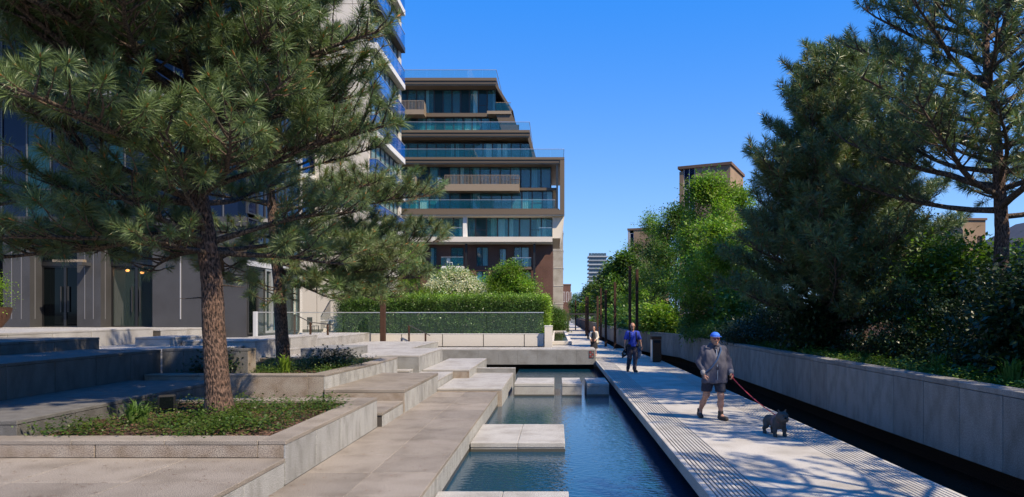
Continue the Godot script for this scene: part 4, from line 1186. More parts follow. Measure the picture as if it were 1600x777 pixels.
func build_pines() -> void:
	# --- the big pine in the near planter
	var t := thing("pine_tree", "big long-needled pine leaning left from the near planter", "tree", P(-5.4, 0.45, 11.0))
	var tr := [Vector3(0, -0.15, 0), Vector3(-0.02, 0.12, 0), Vector3(-0.06, 0.6, 0), Vector3(-0.13, 1.4, -0.03), Vector3(-0.17, 2.2, -0.05), Vector3(-0.27, 3.0, -0.05), Vector3(-0.42, 3.9, 0.0), Vector3(-0.46, 4.9, 0.05), Vector3(-0.38, 5.9, 0.1), Vector3(-0.3, 7.2, 0.05), Vector3(-0.3, 8.8, 0.0), Vector3(-0.3, 9.8, 0)]
	part(t, "trunk", trunk_mesh(tr, [0.31, 0.245, 0.205, 0.188, 0.175, 0.165, 0.155, 0.135, 0.115, 0.09, 0.05, 0.015], 5), M.bark)
	var tufts := []
	var limbs := [   # height, azimuth in degrees (0 right, 90 away), length, rise at start, lift
		[2.75, 185, 2.3, -0.05, 0.5], [2.9, 250, 2.3, 0.1, 0.2], [2.85, 20, 2.4, 0.25, 0.1], [3.05, 300, 2.2, 0.15, 0.3], [3.0, 130, 2.4, 0.1, 0.2], [2.75, 60, 2.2, 0.1, 0.2], [2.7, 275, 1.5, 0.2, 0.2], [2.85, 195, 3.3, 0.02, -0.15], [2.75, 150, 2.2, -0.05, -0.2], [2.95, 232, 2.6, 0.0, -0.25], [2.8, 110, 2.0, -0.05, -0.2], [3.0, 172, 2.8, 0.0, -0.2], [2.7, 35, 2.2, -0.02, -0.1],
		[3.5, 170, 3.2, 0.2, 0.1], [3.9, 262, 3.5, 0.2, 0.0], [4.7, 240, 3.9, 0.2, 0.1], [4.9, 285, 3.3, 0.25, 0.1], [5.6, 255, 3.6, 0.3, 0.1], [4.2, 228, 4.2, 0.15, 0.1], [5.6, 222, 3.8, 0.25, 0.1], [5.8, 350, 2.9, 0.3, 0.2], [4.7, 5, 2.9, 0.25, 0.1], [6.3, 10, 2.9, 0.3, 0.1], [5.4, 355, 3.2, 0.2, 0.1], [6.9, 20, 2.8, 0.3, 0.1], [5.7, 40, 2.8, 0.3, 0.1], [4.9, 25, 3.0, 0.2, 0.1], [7.0, 350, 3.0, 0.35, 0.1], [4.0, 350, 3.2, 0.2, 0.1], [6.0, 330, 2.8, 0.3, 0.1], [5.0, 325, 2.8, 0.25, 0.1], [6.6, 240, 3.0, 0.4, 0.1], [6.5, 345, 2.8, 0.4, 0.2], [6.4, 265, 4.2, 0.3, 0.1], [6.7, 285, 4.0, 0.35, 0.1], [7.0, 248, 4.2, 0.3, 0.1], [6.2, 240, 4.2, 0.3, 0.1], [7.3, 270, 4.0, 0.35, 0.0], [7.6, 235, 3.8, 0.35, 0.1], [7.2, 300, 3.6, 0.35, 0.1], [6.9, 222, 4.2, 0.3, 0.1], [7.9, 255, 3.5, 0.3, 0.1], [5.3, 262, 4.4, 0.2, 0.1], [5.4, 275, 4.2, 0.25, 0.1], [3.55, 225, 3.0, 0.25, 0.0], [3.6, 330, 2.7, 0.25, 0.2], [3.5, 80, 2.4, 0.2, 0.2], [3.65, 275, 2.4, 0.3, 0.1], [3.7, 10, 2.6, 0.25, 0.3], [3.5, 200, 3.3, 0.1, 0.1],
		[4.4, 250, 2.9, 0.25, 0.1], [4.35, 310, 2.7, 0.25, 0.2], [4.5, 350, 2.7, 0.3, 0.1], [4.5, 130, 2.6, 0.3, 0.2], [4.4, 50, 2.3, 0.3, 0.2], 
		[5.2, 180, 3.3, 0.3, 0.2], [5.2, 235, 2.9, 0.35, 0.1], [5.3, 290, 2.6, 0.3, 0.2], [5.3, 340, 2.6, 0.35, 0.2], [5.2, 100, 2.3, 0.4, 0.2], [5.3, 20, 2.5, 0.4, 0.2], [5.1, 205, 3.3, 0.25, 0.2], [5.0, 265, 2.6, 0.3, 0.1],
		[6.1, 170, 3.0, 0.4, 0.2], [6.1, 220, 2.8, 0.4, 0.2], [6.2, 275, 2.4, 0.4, 0.2], [6.2, 325, 2.4, 0.4, 0.2], [6.1, 15, 2.3, 0.5, 0.2], [6.2, 120, 2.2, 0.5, 0.2], [6.0, 195, 3.1, 0.35, 0.2],
		[6.9, 190, 2.4, 0.5, 0.2], [6.9, 250, 2.1, 0.5, 0.2], [7.0, 310, 2.0, 0.5, 0.2], [7.0, 30, 1.9, 0.6, 0.2], [7.0, 120, 1.9, 0.6, 0.2],
		[7.8, 160, 1.6, 0.6, 0.2], [7.8, 260, 1.6, 0.6, 0.2], [7.9, 0, 1.5, 0.6, 0.2], [8.6, 210, 1.1, 0.8, 0.2], [8.7, 60, 1.0, 0.8, 0.2], [8.8, 320, 1.0, 0.8, 0.2]]
	for q in limbs:
		var b := MB.new()
		var y: float = q[0]
		var az := deg_to_rad(q[1])
		var a := trunk_at(tr, y)
		var dir := Vector3(cos(az), q[3], -sin(az))
		tufts.append_array(pine_limb(b, a, dir, q[2], 0.052 + 0.012 * (q[2] - 2.0), q[4], 7.0, 1.42, 0.36))
		part(t, "limb", b.mesh(), M.bark_dark)
	# a few bare dead branches low on the trunk
	for q in [[1.95, 200, 0.5], [2.2, 340, 0.7], [2.4, 100, 0.6]]:
		var b := MB.new()
		var az := deg_to_rad(q[1])
		b.tube(bent(trunk_at(tr, q[0]), Vector3(cos(az), -0.1, -sin(az)), q[2], 5, 0.2, 0.2), taper(0.018, 0.004, 6), 5)
		part(t, "dead_branch", b.mesh(), M.bark_dark)
	spread_tufts(t, tufts, 300, 0.7, 1.25)
	# --- the slimmer pine in the second planter, reaching out to the right
	t = thing("pine_tree", "slimmer straight pine in the second planter with limbs reaching right over the post", "tree", P(-6.9, 0.68, 17.2))
	tr = [Vector3(0.08, -0.15, 0), Vector3(0.03, 0.3, 0), Vector3(-0.02, 1.0, 0), Vector3(-0.08, 2.2, 0), Vector3(-0.2, 3.4, 0), Vector3(-0.3, 4.6, 0), Vector3(-0.25, 5.8, 0), Vector3(-0.2, 7.0, 0), Vector3(-0.2, 8.6, 0)]
	part(t, "trunk", trunk_mesh(tr, [0.22, 0.19, 0.17, 0.155, 0.14, 0.12, 0.095, 0.07, 0.02], 6), M.bark)
	tufts = []
	for q in [[2.6, 350, 2.9, -0.05, 0.1], [2.3, 5, 2.9, -0.15, -0.2], [2.45, 335, 2.6, -0.2, -0.3], [2.5, 20, 3.6, -0.05, -0.15], [2.4, 300, 1.8, -0.2, -0.3], [3.3, 340, 3.8, -0.05, -0.1], [2.9, 5, 4.1, 0.06, 0.0], [3.2, 320, 3.2, 0.05, -0.1], [3.0, 290, 2.2, -0.1, -0.2], [3.3, 20, 3.6, 0.05, 0.0], [3.1, 180, 2.2, 0, 0.1], [3.4, 230, 2.2, 0.0, 0.1], [3.3, 100, 2.2, 0.1, 0.1], [2.8, 335, 3.1, -0.22, -0.1], [3.6, 352, 4.2, 0.05, 0.05],
		[4.0, 340, 3.4, 0.1, 0.0], [4.1, 15, 3.3, 0.15, 0.0], [4.2, 290, 2.5, 0.1, 0.1], [4.2, 60, 2.4, 0.2, 0.1], [4.3, 150, 2.2, 0.2, 0.1], [4.2, 210, 2.4, 0.1, 0.1],
		[4.9, 0, 2.9, 0.25, 0.1], [5.0, 310, 2.6, 0.25, 0.1], [5.0, 250, 2.3, 0.3, 0.1], [5.0, 120, 2.2, 0.3, 0.1], [5.0, 40, 2.5, 0.3, 0.1], [5.1, 180, 2.2, 0.3, 0.1],
		[5.8, 330, 2.3, 0.4, 0.1], [5.8, 270, 2.1, 0.4, 0.1], [5.9, 20, 2.2, 0.4, 0.1], [5.9, 150, 2.0, 0.4, 0.1], [5.9, 210, 2.0, 0.4, 0.1], [6.7, 300, 1.7, 0.5, 0.1], [6.7, 0, 1.7, 0.5, 0.1], [6.8, 200, 1.6, 0.5, 0.1], [7.5, 320, 1.2, 0.6, 0.1], [7.5, 100, 1.2, 0.7, 0.1], [7.6, 220, 1.2, 0.7, 0.1]]:
		var b := MB.new()
		var az := deg_to_rad(q[1])
		tufts.append_array(pine_limb(b, trunk_at(tr, q[0]), Vector3(cos(az), q[3], -sin(az)), q[2], 0.045, q[4], 6.6, 1.45, 0.34))
		part(t, "limb", b.mesh(), M.bark_dark)
	spread_tufts(t, tufts, 0, 0.75, 1.3)
	# --- right bank: tall open pine at the border, dense dark pine beside it, two more standing nearer than the frame
	far_pine("tall open pine with bare arching limbs at the right border", P(9.75, 0.95, 15.0), [Vector3(0, -0.2, 0), Vector3(0.0, 1.5, 0), Vector3(0.05, 3.0, 0), Vector3(0.0, 3.9, 0), Vector3(-0.15, 5.2, 0.1), Vector3(-0.35, 6.6, 0.1), Vector3(-0.35, 8.0, 0), Vector3(-0.2, 9.6, 0), Vector3(-0.2, 10.6, 0)], 0.2, 3.3, 10.2, 62, 4.2, 4.6, 0.26, 1.2, 3)
	far_pine("dense dark pine with ragged top in the middle of the bank", P(7.75, 0.95, 19.7), [Vector3(0, -0.2, 0), Vector3(0.05, 2, 0), Vector3(-0.05, 4, 0), Vector3(0.0, 6, 0), Vector3(0.2, 7.6, 0), Vector3(0.3, 8.5, 0)], 0.18, 0.7, 8.2, 88, 3.3, 7.2, 0.22, 1.6, 7)
	far_pine("second dark pine standing just behind the dense one", P(11.0, 0.95, 24.5), [Vector3(0, -0.2, 0), Vector3(0.1, 3, 0), Vector3(0.0, 6, 0), Vector3(-0.1, 9, 0), Vector3(-0.1, 10.2, 0)], 0.19, 1.6, 9.8, 70, 4.0, 5.6, 0.25, 1.5, 9)
	far_pine("pine outside the right border that shades the near walkway", P(8.2, 0.95, 4.6), [Vector3(0, -0.2, 0), Vector3(0.1, 3, 0), Vector3(0.0, 6, 0), Vector3(-0.1, 8.5, 0)], 0.2, 3.6, 8.2, 26, 3.3, 2.9, 0.36, 1.15, 13)
	far_pine("pine just outside the right border throwing branch shadows over the dog", P(9.9, 0.95, 8.6), [Vector3(0, -0.2, 0), Vector3(0.1, 3, 0), Vector3(0.0, 6, 0), Vector3(-0.1, 8.5, 0)], 0.2, 3.4, 8.2, 30, 3.5, 3.0, 0.34, 1.15, 23)
	far_pine("pine behind the camera that dapples the right-hand wall", P(9.8, 0.95, 0.0), [Vector3(0, -0.2, 0), Vector3(0.1, 3, 0), Vector3(0.2, 6, 0), Vector3(0.1, 9.5, 0)], 0.2, 3.0, 9.2, 34, 3.4, 3.4, 0.3, 1.2, 17)

func trunk_at(tr: Array, y: float) -> Vector3:
	for k in tr.size() - 1:
		if tr[k + 1].y >= y:
			return tr[k].lerp(tr[k + 1], (y - tr[k].y) / (tr[k + 1].y - tr[k].y))
	return tr[-1]

func trunk_mesh(tr: Array, rad: Array, seed_: int) -> ArrayMesh:      # resampled finely, with bark plates pushed in and out
	var pts := []; var rr := []
	for k in tr.size() - 1:
		var n := maxi(2, int((tr[k + 1].y - tr[k].y) / 0.09))
		for j in n:
			pts.push_back(tr[k].lerp(tr[k + 1], float(j) / n)); rr.push_back(lerpf(rad[k], rad[k + 1], float(j) / n))
	pts.push_back(tr[-1]); rr.push_back(rad[-1])
	var b := MB.new()
	var sides := 22
	b.tube(pts, rr, sides, true)
	var f := FastNoiseLite.new(); f.seed = seed_; f.noise_type = FastNoiseLite.TYPE_CELLULAR; f.frequency = 5.0
	for k in b.v.size():
		var p := b.v[k]
		var amt := f.get_noise_3d(p.x * 2.2, p.y * 0.75, p.z * 2.2)
		b.v[k] = p + b.n[k] * (amt * 0.03 if k < pts.size() * sides else 0.0)
	var st := SurfaceTool.new()
	st.create_from(b.mesh(), 0)
	st.generate_normals()
	return st.commit()

func spread_tufts(t: Node3D, tufts: Array, single: int, lo: float, hi: float) -> void:   # the tufts nearest the camera as parts of their own, the rest together
	var eye := Vector3(0, 2.17, 0) - t.position
	tufts.sort_custom(func(a, b): return a.origin.distance_squared_to(eye) < b.origin.distance_squared_to(eye))
	var rest := []
	var kept := 0
	for k in tufts.size():
		var x: Transform3D = tufts[k]
		var w := x.origin + t.position
		var sx := w.x / -w.z; var sy := (w.y - 2.17) / -w.z
		if kept < single and sx > -0.82 and sx < 0.69 and sy < 0.46 and sy > -0.27:
			var o := part(t, "needle_tuft", F.tuft[(k * 7 + k / 5) % F.tuft.size()], null)
			o.transform = x
			kept += 1
		else:
			rest.push_back(x)
	split_many(t, "crown", F.tuft, rest, tints(97, lo, hi))

func far_pine(label: String, at: Vector3, tr: Array, r0: float, low: float, high: float, limbs: int, reach: float, dens: float, gap: float, scale: float, seed_: int) -> void:
	rng.seed = 500 + seed_
	var t := thing("pine_tree", label, "tree", at)
	part(t, "trunk", trunk_mesh(tr, taper(r0, 0.03, tr.size()), seed_), M.bark)
	var tufts := []
	for k in limbs:
		var f := (k + rng.randf()) / limbs
		var y := lerpf(low, high, f)
		var az := k * 2.4 + rng.randf_range(-0.4, 0.4)
		var L := reach * lerpf(1.0, 0.3, pow(f, 1.3)) * rng.randf_range(0.7, 1.1)
		var b := MB.new()
		tufts.append_array(pine_limb(b, trunk_at(tr, y), Vector3(cos(az), lerpf(0.1, 0.9, f), -sin(az)), L, 0.02 + 0.014 * L, 0.35, dens, scale, gap))
		part(t, "limb", b.mesh(), M.bark_dark)
	split_many(t, "crown", F.tuft_far, tufts, tints(61, 0.65, 1.25), null)

# a broad-leaved tree: trunk, limbs to leafy heads spread unevenly through the crown
func leafy_tree(called: String, label: String, at: Vector3, h: float, r: float, low: float, heads: int, per: int, leaf: String, m: String, seed_: int, bark := "birch_bark", head_r := 0.5, group := "") -> Node3D:
	rng.seed = 900 + seed_
	var t := thing(called, label, "tree", at, 0, group)
	var lean := Vector3(rng.randf_range(-0.3, 0.3), 0, rng.randf_range(-0.3, 0.3))
	var tr := []
	for k in 8:
		var f := k / 7.0
		tr.push_back(Vector3(0, -0.1 + h * 0.93 * f, 0) + lean * f + Vector3(rng.randfn() * 0.05, 0, rng.randfn() * 0.05) * f)
	part(t, "trunk", trunk_mesh(tr, taper(0.035 + h * 0.009, 0.012, 8), seed_), M[bark])
	var xfs := []
	var cols := []
	for k in heads:
		var f := rng.randf()
		var y := lerpf(low, h, f)
		var prof := sin(PI * pow(lerpf(0.14, 0.97, f), 0.75))
		var az := rng.randf() * TAU
		var rr := r * prof * sqrt(rng.randf_range(0.15, 1.0))
		var c := Vector3(cos(az) * rr, y, sin(az) * rr) + lean * f
		var b := MB.new()
		var a := trunk_at(tr, maxf(low * 0.7, y - rr * 0.7))
		var mid := a.lerp(c, 0.5) + Vector3(0, 0.1, 0)
		b.tube([a, mid, c], [0.012 + 0.012 * rr, 0.012, 0.005], 4, false)
		part(t, "limb", b.mesh(), M[bark])
		if rng.randf() < 0.22: continue
		var tone := rng.randf_range(0.45, 1.3)
		for j in per:
			var o := Vector3(rng.randfn(), rng.randfn() * 0.7, rng.randfn()) * head_r * 0.6
			xfs.push_back(Transform3D(Basis.from_euler(Vector3(rng.randf_range(-0.5, 0.5), rng.randf() * TAU, rng.randf_range(-0.5, 0.5))).scaled(Vector3.ONE * rng.randf_range(0.7, 1.25)), c + o))
			var s := tone * rng.randf_range(0.8, 1.2)
			cols.push_back(Color(s * rng.randf_range(0.9, 1.15), s, s * rng.randf_range(0.85, 1.1)))
	var n: int = F[leaf].size()
	for k in n:
		var a := []; var cc := []
		for j in range(k, xfs.size(), n):
			a.push_back(xfs[j]); cc.push_back(cols[j])
		many(t, "crown", F[leaf][k], M[m], a, cc)
	return t

func build_leafy_trees() -> void:
	var row := [   # label, x, d, height, radius, low, heads, per, mat
		["fresh green birch-like tree next to the dark pine, tallest of the row", 7.7, 34.0, 7.9, 2.3, 1.5, 64, 22, "leaf_bright"],
		["green tree in front of the tan tower, leaning over the wall", 6.9, 30.0, 5.0, 1.7, 1.6, 44, 20, "leaf_bright"],
		["mid green tree second along the walkway row", 7.3, 42.0, 7.6, 2.2, 1.9, 60, 22, "leaf_mid"],
		["mid green tree behind the tallest birch", 10.5, 39.0, 8.3, 2.4, 1.5, 60, 20, "leaf_bright"],
		["bright green domed tree below the slim tan tower", 7.4, 54.0, 8.9, 2.3, 1.6, 60, 20, "leaf_bright"],
		["green tree fourth along the walkway row", 6.6, 66.0, 6.6, 2.4, 1.6, 55, 18, "leaf_mid"],
		["dark green conical tree in front of the glass tower", 6.9, 84.0, 6.7, 2.5, 1.4, 50, 14, "leaf_mid"],
		["light green tree under the distant glass tower", 7.2, 104.0, 6.2, 2.8, 1.4, 46, 14, "leaf_bright"],
		["far dark tree nearest the end of the walkway", 6.6, 128.0, 6.0, 2.6, 1.2, 40, 12, "leaf_dark"],
		["distant green tree closing the end of the walkway", 4.9, 170.0, 5.0, 2.6, 1.0, 40, 10, "leaf_mid"],
		["distant hazy tree by the brick house", 7.5, 260.0, 9.0, 4.5, 1.0, 40, 10, "leaf_mid"]]
	var k := 0
	for q in row:
		leafy_tree("leafy_tree", q[0], P(q[1], 0.95 if q[2] < 160 else 0.0, q[2]), q[3], q[4], q[5], q[6], q[7], "leaf" if q[2] < 60 else "leaf_far", q[8], k + 1, "birch_bark", 0.42 + q[2] * 0.003, "green trees along the walkway")
		k += 1
	# trees behind the pines on the right bank
	leafy_tree("leafy_tree", "dark leafy tree far back behind the two dark pines", P(15.5, 0.95, 31), 6.0, 2.8, 1.0, 60, 20, "leaf", "leaf_dark", 31, "bark_dark", 0.7)
	# garden behind the hedge
	leafy_tree("garden_tree", "white-flowering garden tree behind the clipped hedge", P(-5.9, 1.0, 40.0), 3.5, 1.75, 1.0, 60, 22, "leaf", "leaf_bright", 41, "birch_bark", 0.45)
	var fl := get_node("garden_tree") as Node3D
	var xfs := []
	for j in 620:
		var az := rng.randf() * TAU; var f := rng.randf()
		var rr := 1.95 * sin(PI * lerpf(0.3, 0.93, f))
		xfs.push_back(Transform3D(Basis.from_euler(Vector3(0, rng.randf() * 6, 0)).scaled(Vector3.ONE * rng.randf_range(0.5, 0.9)), Vector3(cos(az) * rr, lerpf(1.4, 3.6, f), sin(az) * rr)))
	many(fl, "blossom", F.flower[0], M.blossom, xfs, tints(20, 0.8, 1.1, 0.04))
	leafy_tree("garden_tree", "round green garden tree right of the flowering one", P(-3.1, 1.0, 41.0), 4.0, 1.65, 1.2, 60, 26, "leaf", "leaf_bright", 43, "birch_bark", 0.4)
	leafy_tree("garden_tree", "bright yellow-green garden tree left of the flowering one", P(-8.0, 1.0, 38.4), 4.4, 1.3, 0.6, 60, 24, "leaf_small", "leaf_bright", 44, "birch_bark", 0.4)
	leafy_tree("garden_tree", "leafy green tree filling the corner behind the slim pine", P(-10.6, 1.0, 38.6), 4.3, 1.5, 0.8, 50, 22, "leaf_small", "leaf_mid", 45, "birch_bark", 0.4)
	# green screen behind the far basin
	leafy_tree("garden_tree", "dense green climber screen beyond the far basin", P(-0.2, 0.0, 78), 2.9, 1.3, 0.2, 40, 20, "leaf", "leaf_mid", 46, "birch_bark", 0.5)

func shrub(called: String, label: String, category: String, at: Vector3, rx: float, h: float, rz: float, n: int, leaf: String, m: String, seed_: int, group := "", scale := 1.0) -> Node3D:
	rng.seed = 1500 + seed_
	var t := thing(called, label, category, at, 0, group)
	var b := MB.new()
	for k in 9:
		var az := rng.randf() * TAU
		b.tube(bent(Vector3(rng.randf_range(-0.2, 0.2) * rx, -0.05, rng.randf_range(-0.2, 0.2) * rz), Vector3(cos(az) * 0.5, 1, sin(az) * 0.5), h * 0.8, 5, 0.1, 0.1), taper(0.014, 0.004, 6), 4, false)
	part(t, "stem", b.mesh(), M.bark_dark)
	var heads := []
	for k in 16:
		var az := rng.randf() * TAU; var f := rng.randf(); var rr := sqrt(rng.randf_range(0.2, 1.0)) * sqrt(1.0 - 0.6 * f * f)
		heads.push_back(Vector3(cos(az) * rx * rr * 0.8, h * (0.12 + 0.75 * f), sin(az) * rz * rr * 0.8))
	var xfs := []; var cols := []
	for k in n:
		var hd: Vector3 = heads[k % heads.size()]
		var o := Vector3(rng.randfn() * rx, rng.randfn() * h * 0.35, rng.randfn() * rz) * 0.26
		var q := hd + o
		q.y = maxf(q.y, 0.05)
		xfs.push_back(Transform3D(Basis.from_euler(Vector3(rng.randf_range(-0.5, 0.5), rng.randf() * TAU, 0)).scaled(Vector3.ONE * scale * rng.randf_range(0.7, 1.25)), q))
		var s: float = (0.7 + 0.5 * fmod(float(k % heads.size()) * 0.37, 1.0)) * rng.randf_range(0.75, 1.25)
		cols.push_back(Color(s * rng.randf_range(0.9, 1.2), s, s * rng.randf_range(0.8, 1.1)))
	var c: int = F[leaf].size()
	for k in c:
		var a := []; var cc := []
		for j in range(k, xfs.size(), c): a.push_back(xfs[j]); cc.push_back(cols[j])
		many(t, "foliage", F[leaf][k], M[m], a, cc)
	return t

func build_shrubs() -> void:
	# clipped hedge: leaves over the faces of a box
	rng.seed = 77
	var t := thing("hedge", "long clipped green hedge above the white garden wall", "hedge", P(-5.9, 1.1, 36.4))
	var xfs := []; var cols := []
	var hx := 5.35; var hy := 1.85; var hz := 1.15
	for k in 4200:
		var s := rng.randf()
		var q: Vector3
		if s < 0.55: q = Vector3(rng.randf_range(-hx, hx), rng.randf_range(0.02, hy), hz)
		elif s < 0.85: q = Vector3(rng.randf_range(-hx, hx), hy, rng.randf_range(-hz, hz))
		else: q = Vector3(hx if s < 0.95 else -hx, rng.randf_range(0.02, hy), rng.randf_range(-hz, hz))
		q += Vector3(rng.randfn(), rng.randfn(), rng.randfn()) * 0.055
		xfs.push_back(Transform3D(Basis.from_euler(Vector3(rng.randf() * 3, rng.randf() * TAU, 0)).scaled(Vector3.ONE * rng.randf_range(0.7, 1.25)), q))
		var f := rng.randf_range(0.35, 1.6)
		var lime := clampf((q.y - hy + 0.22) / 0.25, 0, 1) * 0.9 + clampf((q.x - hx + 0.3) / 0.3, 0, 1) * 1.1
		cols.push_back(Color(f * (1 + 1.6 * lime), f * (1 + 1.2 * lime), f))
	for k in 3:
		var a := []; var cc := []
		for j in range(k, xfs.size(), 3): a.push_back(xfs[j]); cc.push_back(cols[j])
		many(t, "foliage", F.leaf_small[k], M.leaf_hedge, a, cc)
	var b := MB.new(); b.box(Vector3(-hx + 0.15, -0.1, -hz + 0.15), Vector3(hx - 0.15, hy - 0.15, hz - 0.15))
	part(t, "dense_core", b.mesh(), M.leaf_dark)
	# shrubs on the right bank, front rank then back rank
	var rank := [
		["low dark shrub at the right border above the wall", 8.3, 9.2, 1.2, 2.0, 1.0, 420, "leaf_dark"],
		["broad mixed shrub second from the right border", 8.5, 11.4, 1.3, 2.3, 1.2, 480, "leaf_dark"],
		["dark glossy shrub below the tall open pine", 8.4, 13.6, 1.2, 2.1, 1.2, 460, "leaf_dark"],
		["tall leafy shrub beside the open pine trunk", 9.9, 16.4, 1.5, 2.9, 1.4, 560, "leaf_mid"],
		["spreading dark shrub in front of the two dark pines", 8.6, 16.6, 1.4, 2.3, 1.4, 480, "leaf_dark"],
		["rusty-leaved dark shrub under the dense pine", 8.0, 19.6, 1.3, 1.9, 1.3, 420, "leaf_dark"],
		["deep green shrub between dense pine and wall end", 7.8, 23.5, 1.2, 2.2, 1.6, 460, "leaf_dark"],
		["green shrub below the tallest birch-like tree", 7.6, 27.0, 1.2, 2.3, 1.6, 460, "leaf_mid"],
		["tall dark shrub behind the spreading one", 11.2, 19.0, 1.8, 3.3, 1.5, 560, "leaf_dark"],
		["big dark shrub in the far right corner of the bank", 11.0, 12.6, 1.6, 2.8, 1.4, 520, "leaf_dark"],
		["leafy mound behind the walkway bin", 6.9, 31.0, 1.1, 1.7, 1.5, 400, "leaf_mid"],
		["green mound spilling toward the posts", 6.0, 40.0, 1.2, 1.6, 2.2, 420, "leaf_bright"],
		["green undergrowth mound halfway along the posts", 5.9, 48.0, 1.2, 1.7, 3.0, 420, "leaf_mid"],
		["bright low bush beside the farthest posts", 5.7, 58.0, 1.2, 1.8, 4.0, 420, "leaf_bright"],
		["far low bush along the path wall", 5.8, 72.0, 1.3, 1.9, 6.0, 400, "leaf_mid"]]
	var k := 0
	for q in rank:
		shrub("shrub", q[0], "shrub", P(q[1], 0.95, q[2]), q[3], q[4], q[5], q[6], "leaf" if q[2] > 25 or k % 2 else "leaf_small", q[7], k, "shrubs on the planted bank", 1.0 if q[2] < 40 else 1.5)
		k += 1
	# shrub draping over the wall by the corner
	shrub("shrub", "feathery shrub drooping over the wall behind the walking man", "shrub", P(6.35, 1.05, 28.0), 0.75, 0.75, 2.2, 420, "leaf_small", "leaf_mid", 40)
	shrub("shrub", "dark feathery shrub hanging over the wall at the corner", "shrub", P(6.5, 1.05, 23.4), 0.7, 0.9, 1.6, 320, "leaf_small", "leaf_dark", 41)
	# ground cover along the wall top
	ground_cover("ground_cover", "low leafy ground cover along the top of the concrete wall", [6.42, 7.6, 5.0, 33.0], 1.0, 1500, "leaf_small", "leaf_mid", 0.16, 3)
	ground_cover("undergrowth", "dim undergrowth between the shrubs of the bank", [7.3, 12.5, 7.0, 33.0], 1.0, 1300, "leaf", "leaf_dark", 0.35, 4)
	ground_cover("roadside_plants", "green undergrowth along the path behind the posts", [4.9, 8.0, 43.0, 95.0], 1.05, 800, "leaf_far", "leaf_mid", 0.3, 5)
	# planter greenery
	ground_cover("ivy", "low glossy ivy round the foot of the big pine", [-7.0, -3.8, 9.0, 12.4], 0.51, 430, "leaf_small", "leaf_mid", 0.13, 6, 0.9, 0.02, 0.62)
	ground_cover("ivy", "low ivy in the second planter round the slim pine", [-8.3, -5.3, 15.35, 20.3], 0.76, 560, "leaf_small", "leaf_mid", 0.10, 7, 0.85, -0.05, 0.8)
	# fallen needles and bark chips
	var chip := MB.new()
	chip.quad(Vector3(-0.05, 0.004, -0.006), Vector3(-0.05, 0.004, 0.006), Vector3(0.05, 0.008, 0.005), Vector3(0.05, 0.008, -0.005))
	chip.quad(Vector3(-0.02, 0.006, 0.02), Vector3(-0.015, 0.004, 0.028), Vector3(0.06, 0.004, -0.02), Vector3(0.055, 0.006, -0.028))
	var litter := mat("litter", lin(0.17, 0.10, 0.06), 1.0); litter.vertex_color_use_as_albedo = true
	for q in [["fallen brown needles and chips in the near planter", [-7.0, -3.8, 9.0, 12.5], 0.535, 1300, 1.0], ["fallen needles scattered over the near terrace slabs", [-7.5, -3.5, 5.0, 8.5], 0.347, 260, 0.45], ["fallen needles along the waterside terrace", [-3.4, -1.7, 7.0, 18.0], 0.001, 260, 0.45], ["fallen needles in the second planter", [-8.8, -5.3, 15.3, 20.3], 0.765, 700, 1.4]]:
		var xs := []
		for j in q[3]: xs.push_back(Transform3D(Basis(Vector3.UP, rng.randf() * TAU).scaled(Vector3.ONE * q[4] * rng.randf_range(0.6, 1.3)), P(rng.randf_range(q[1][0], q[1][1]), q[2] + rng.randf() * 0.002, rng.randf_range(q[1][2], q[1][3]))))
		var o := many(self, "fallen_needles", chip.mesh(), litter, xs, tints(30, 0.5, 1.3))
		o.set_meta("label", q[0])
	var g := [["bright green grass tuft in the second planter right of the slim pine", -6.45, 16.2, 0.75, 1.2, "leaf_lime"], ["thin strappy plant on the bank near the right border", 7.0, 10.4, 1.0, 1.4, "leaf_mid"], ["strappy leaf clump on the wall top under the open pine", 6.9, 12.3, 1.0, 1.3, "leaf_mid"], ["lone pale sprig poking from the ivy beside the shaded seat", -6.3, 10.3, 0.52, 0.9, "leaf_mid"]]
	for q in g:
		var o := thing("grass_tuft", q[0], "plant", P(q[1], q[3], q[2]))
		for j in 4:
			var p := part(o, "blades", F.blade[j % 2], M[q[5]])
			p.position = Vector3(rng.randf_range(-0.08, 0.08), 0, rng.randf_range(-0.08, 0.08))
			p.rotation.y = j * 1.4
			p.scale = Vector3.ONE * q[4]
	shrub("shrub", "small dark shrub in the second planter against its low wall", "shrub", P(-7.7, 0.75, 15.7), 0.45, 0.5, 0.3, 110, "leaf_small", "leaf_dark", 50)
	shrub("shrub", "small leafy shrub at the right end of the second planter", "shrub", P(-5.75, 0.75, 17.6), 0.5, 0.4, 0.5, 110, "leaf_small", "leaf_dark", 51)
	# pot plant at the left border
	var p := thing("plant_pot", "round dark plant pot on the white terrace at the left border", "pot", P(-18.4, 1.71, 22.0))
	b = MB.new()
	b.tube([Vector3(0, 0, 0), Vector3(0, 0.3, 0), Vector3(0, 0.62, 0), Vector3(0, 0.66, 0)], [0.42, 0.62, 0.70, 0.66], 20)
	part(p, "bowl", b.mesh(), M.rust)
	b = MB.new(); b.tube([Vector3(0, 0.6, 0), Vector3(0, 0.663, 0)], [0.6, 0.6], 16)
	part(p, "soil", b.mesh(), M.soil)
	shrub("pot_shrub", "pale leafy shrub growing in the plant pot at the left border", "shrub", P(-18.4, 2.3, 22.0), 0.6, 1.05, 0.6, 170, "leaf_small", "leaf_bright", 60)

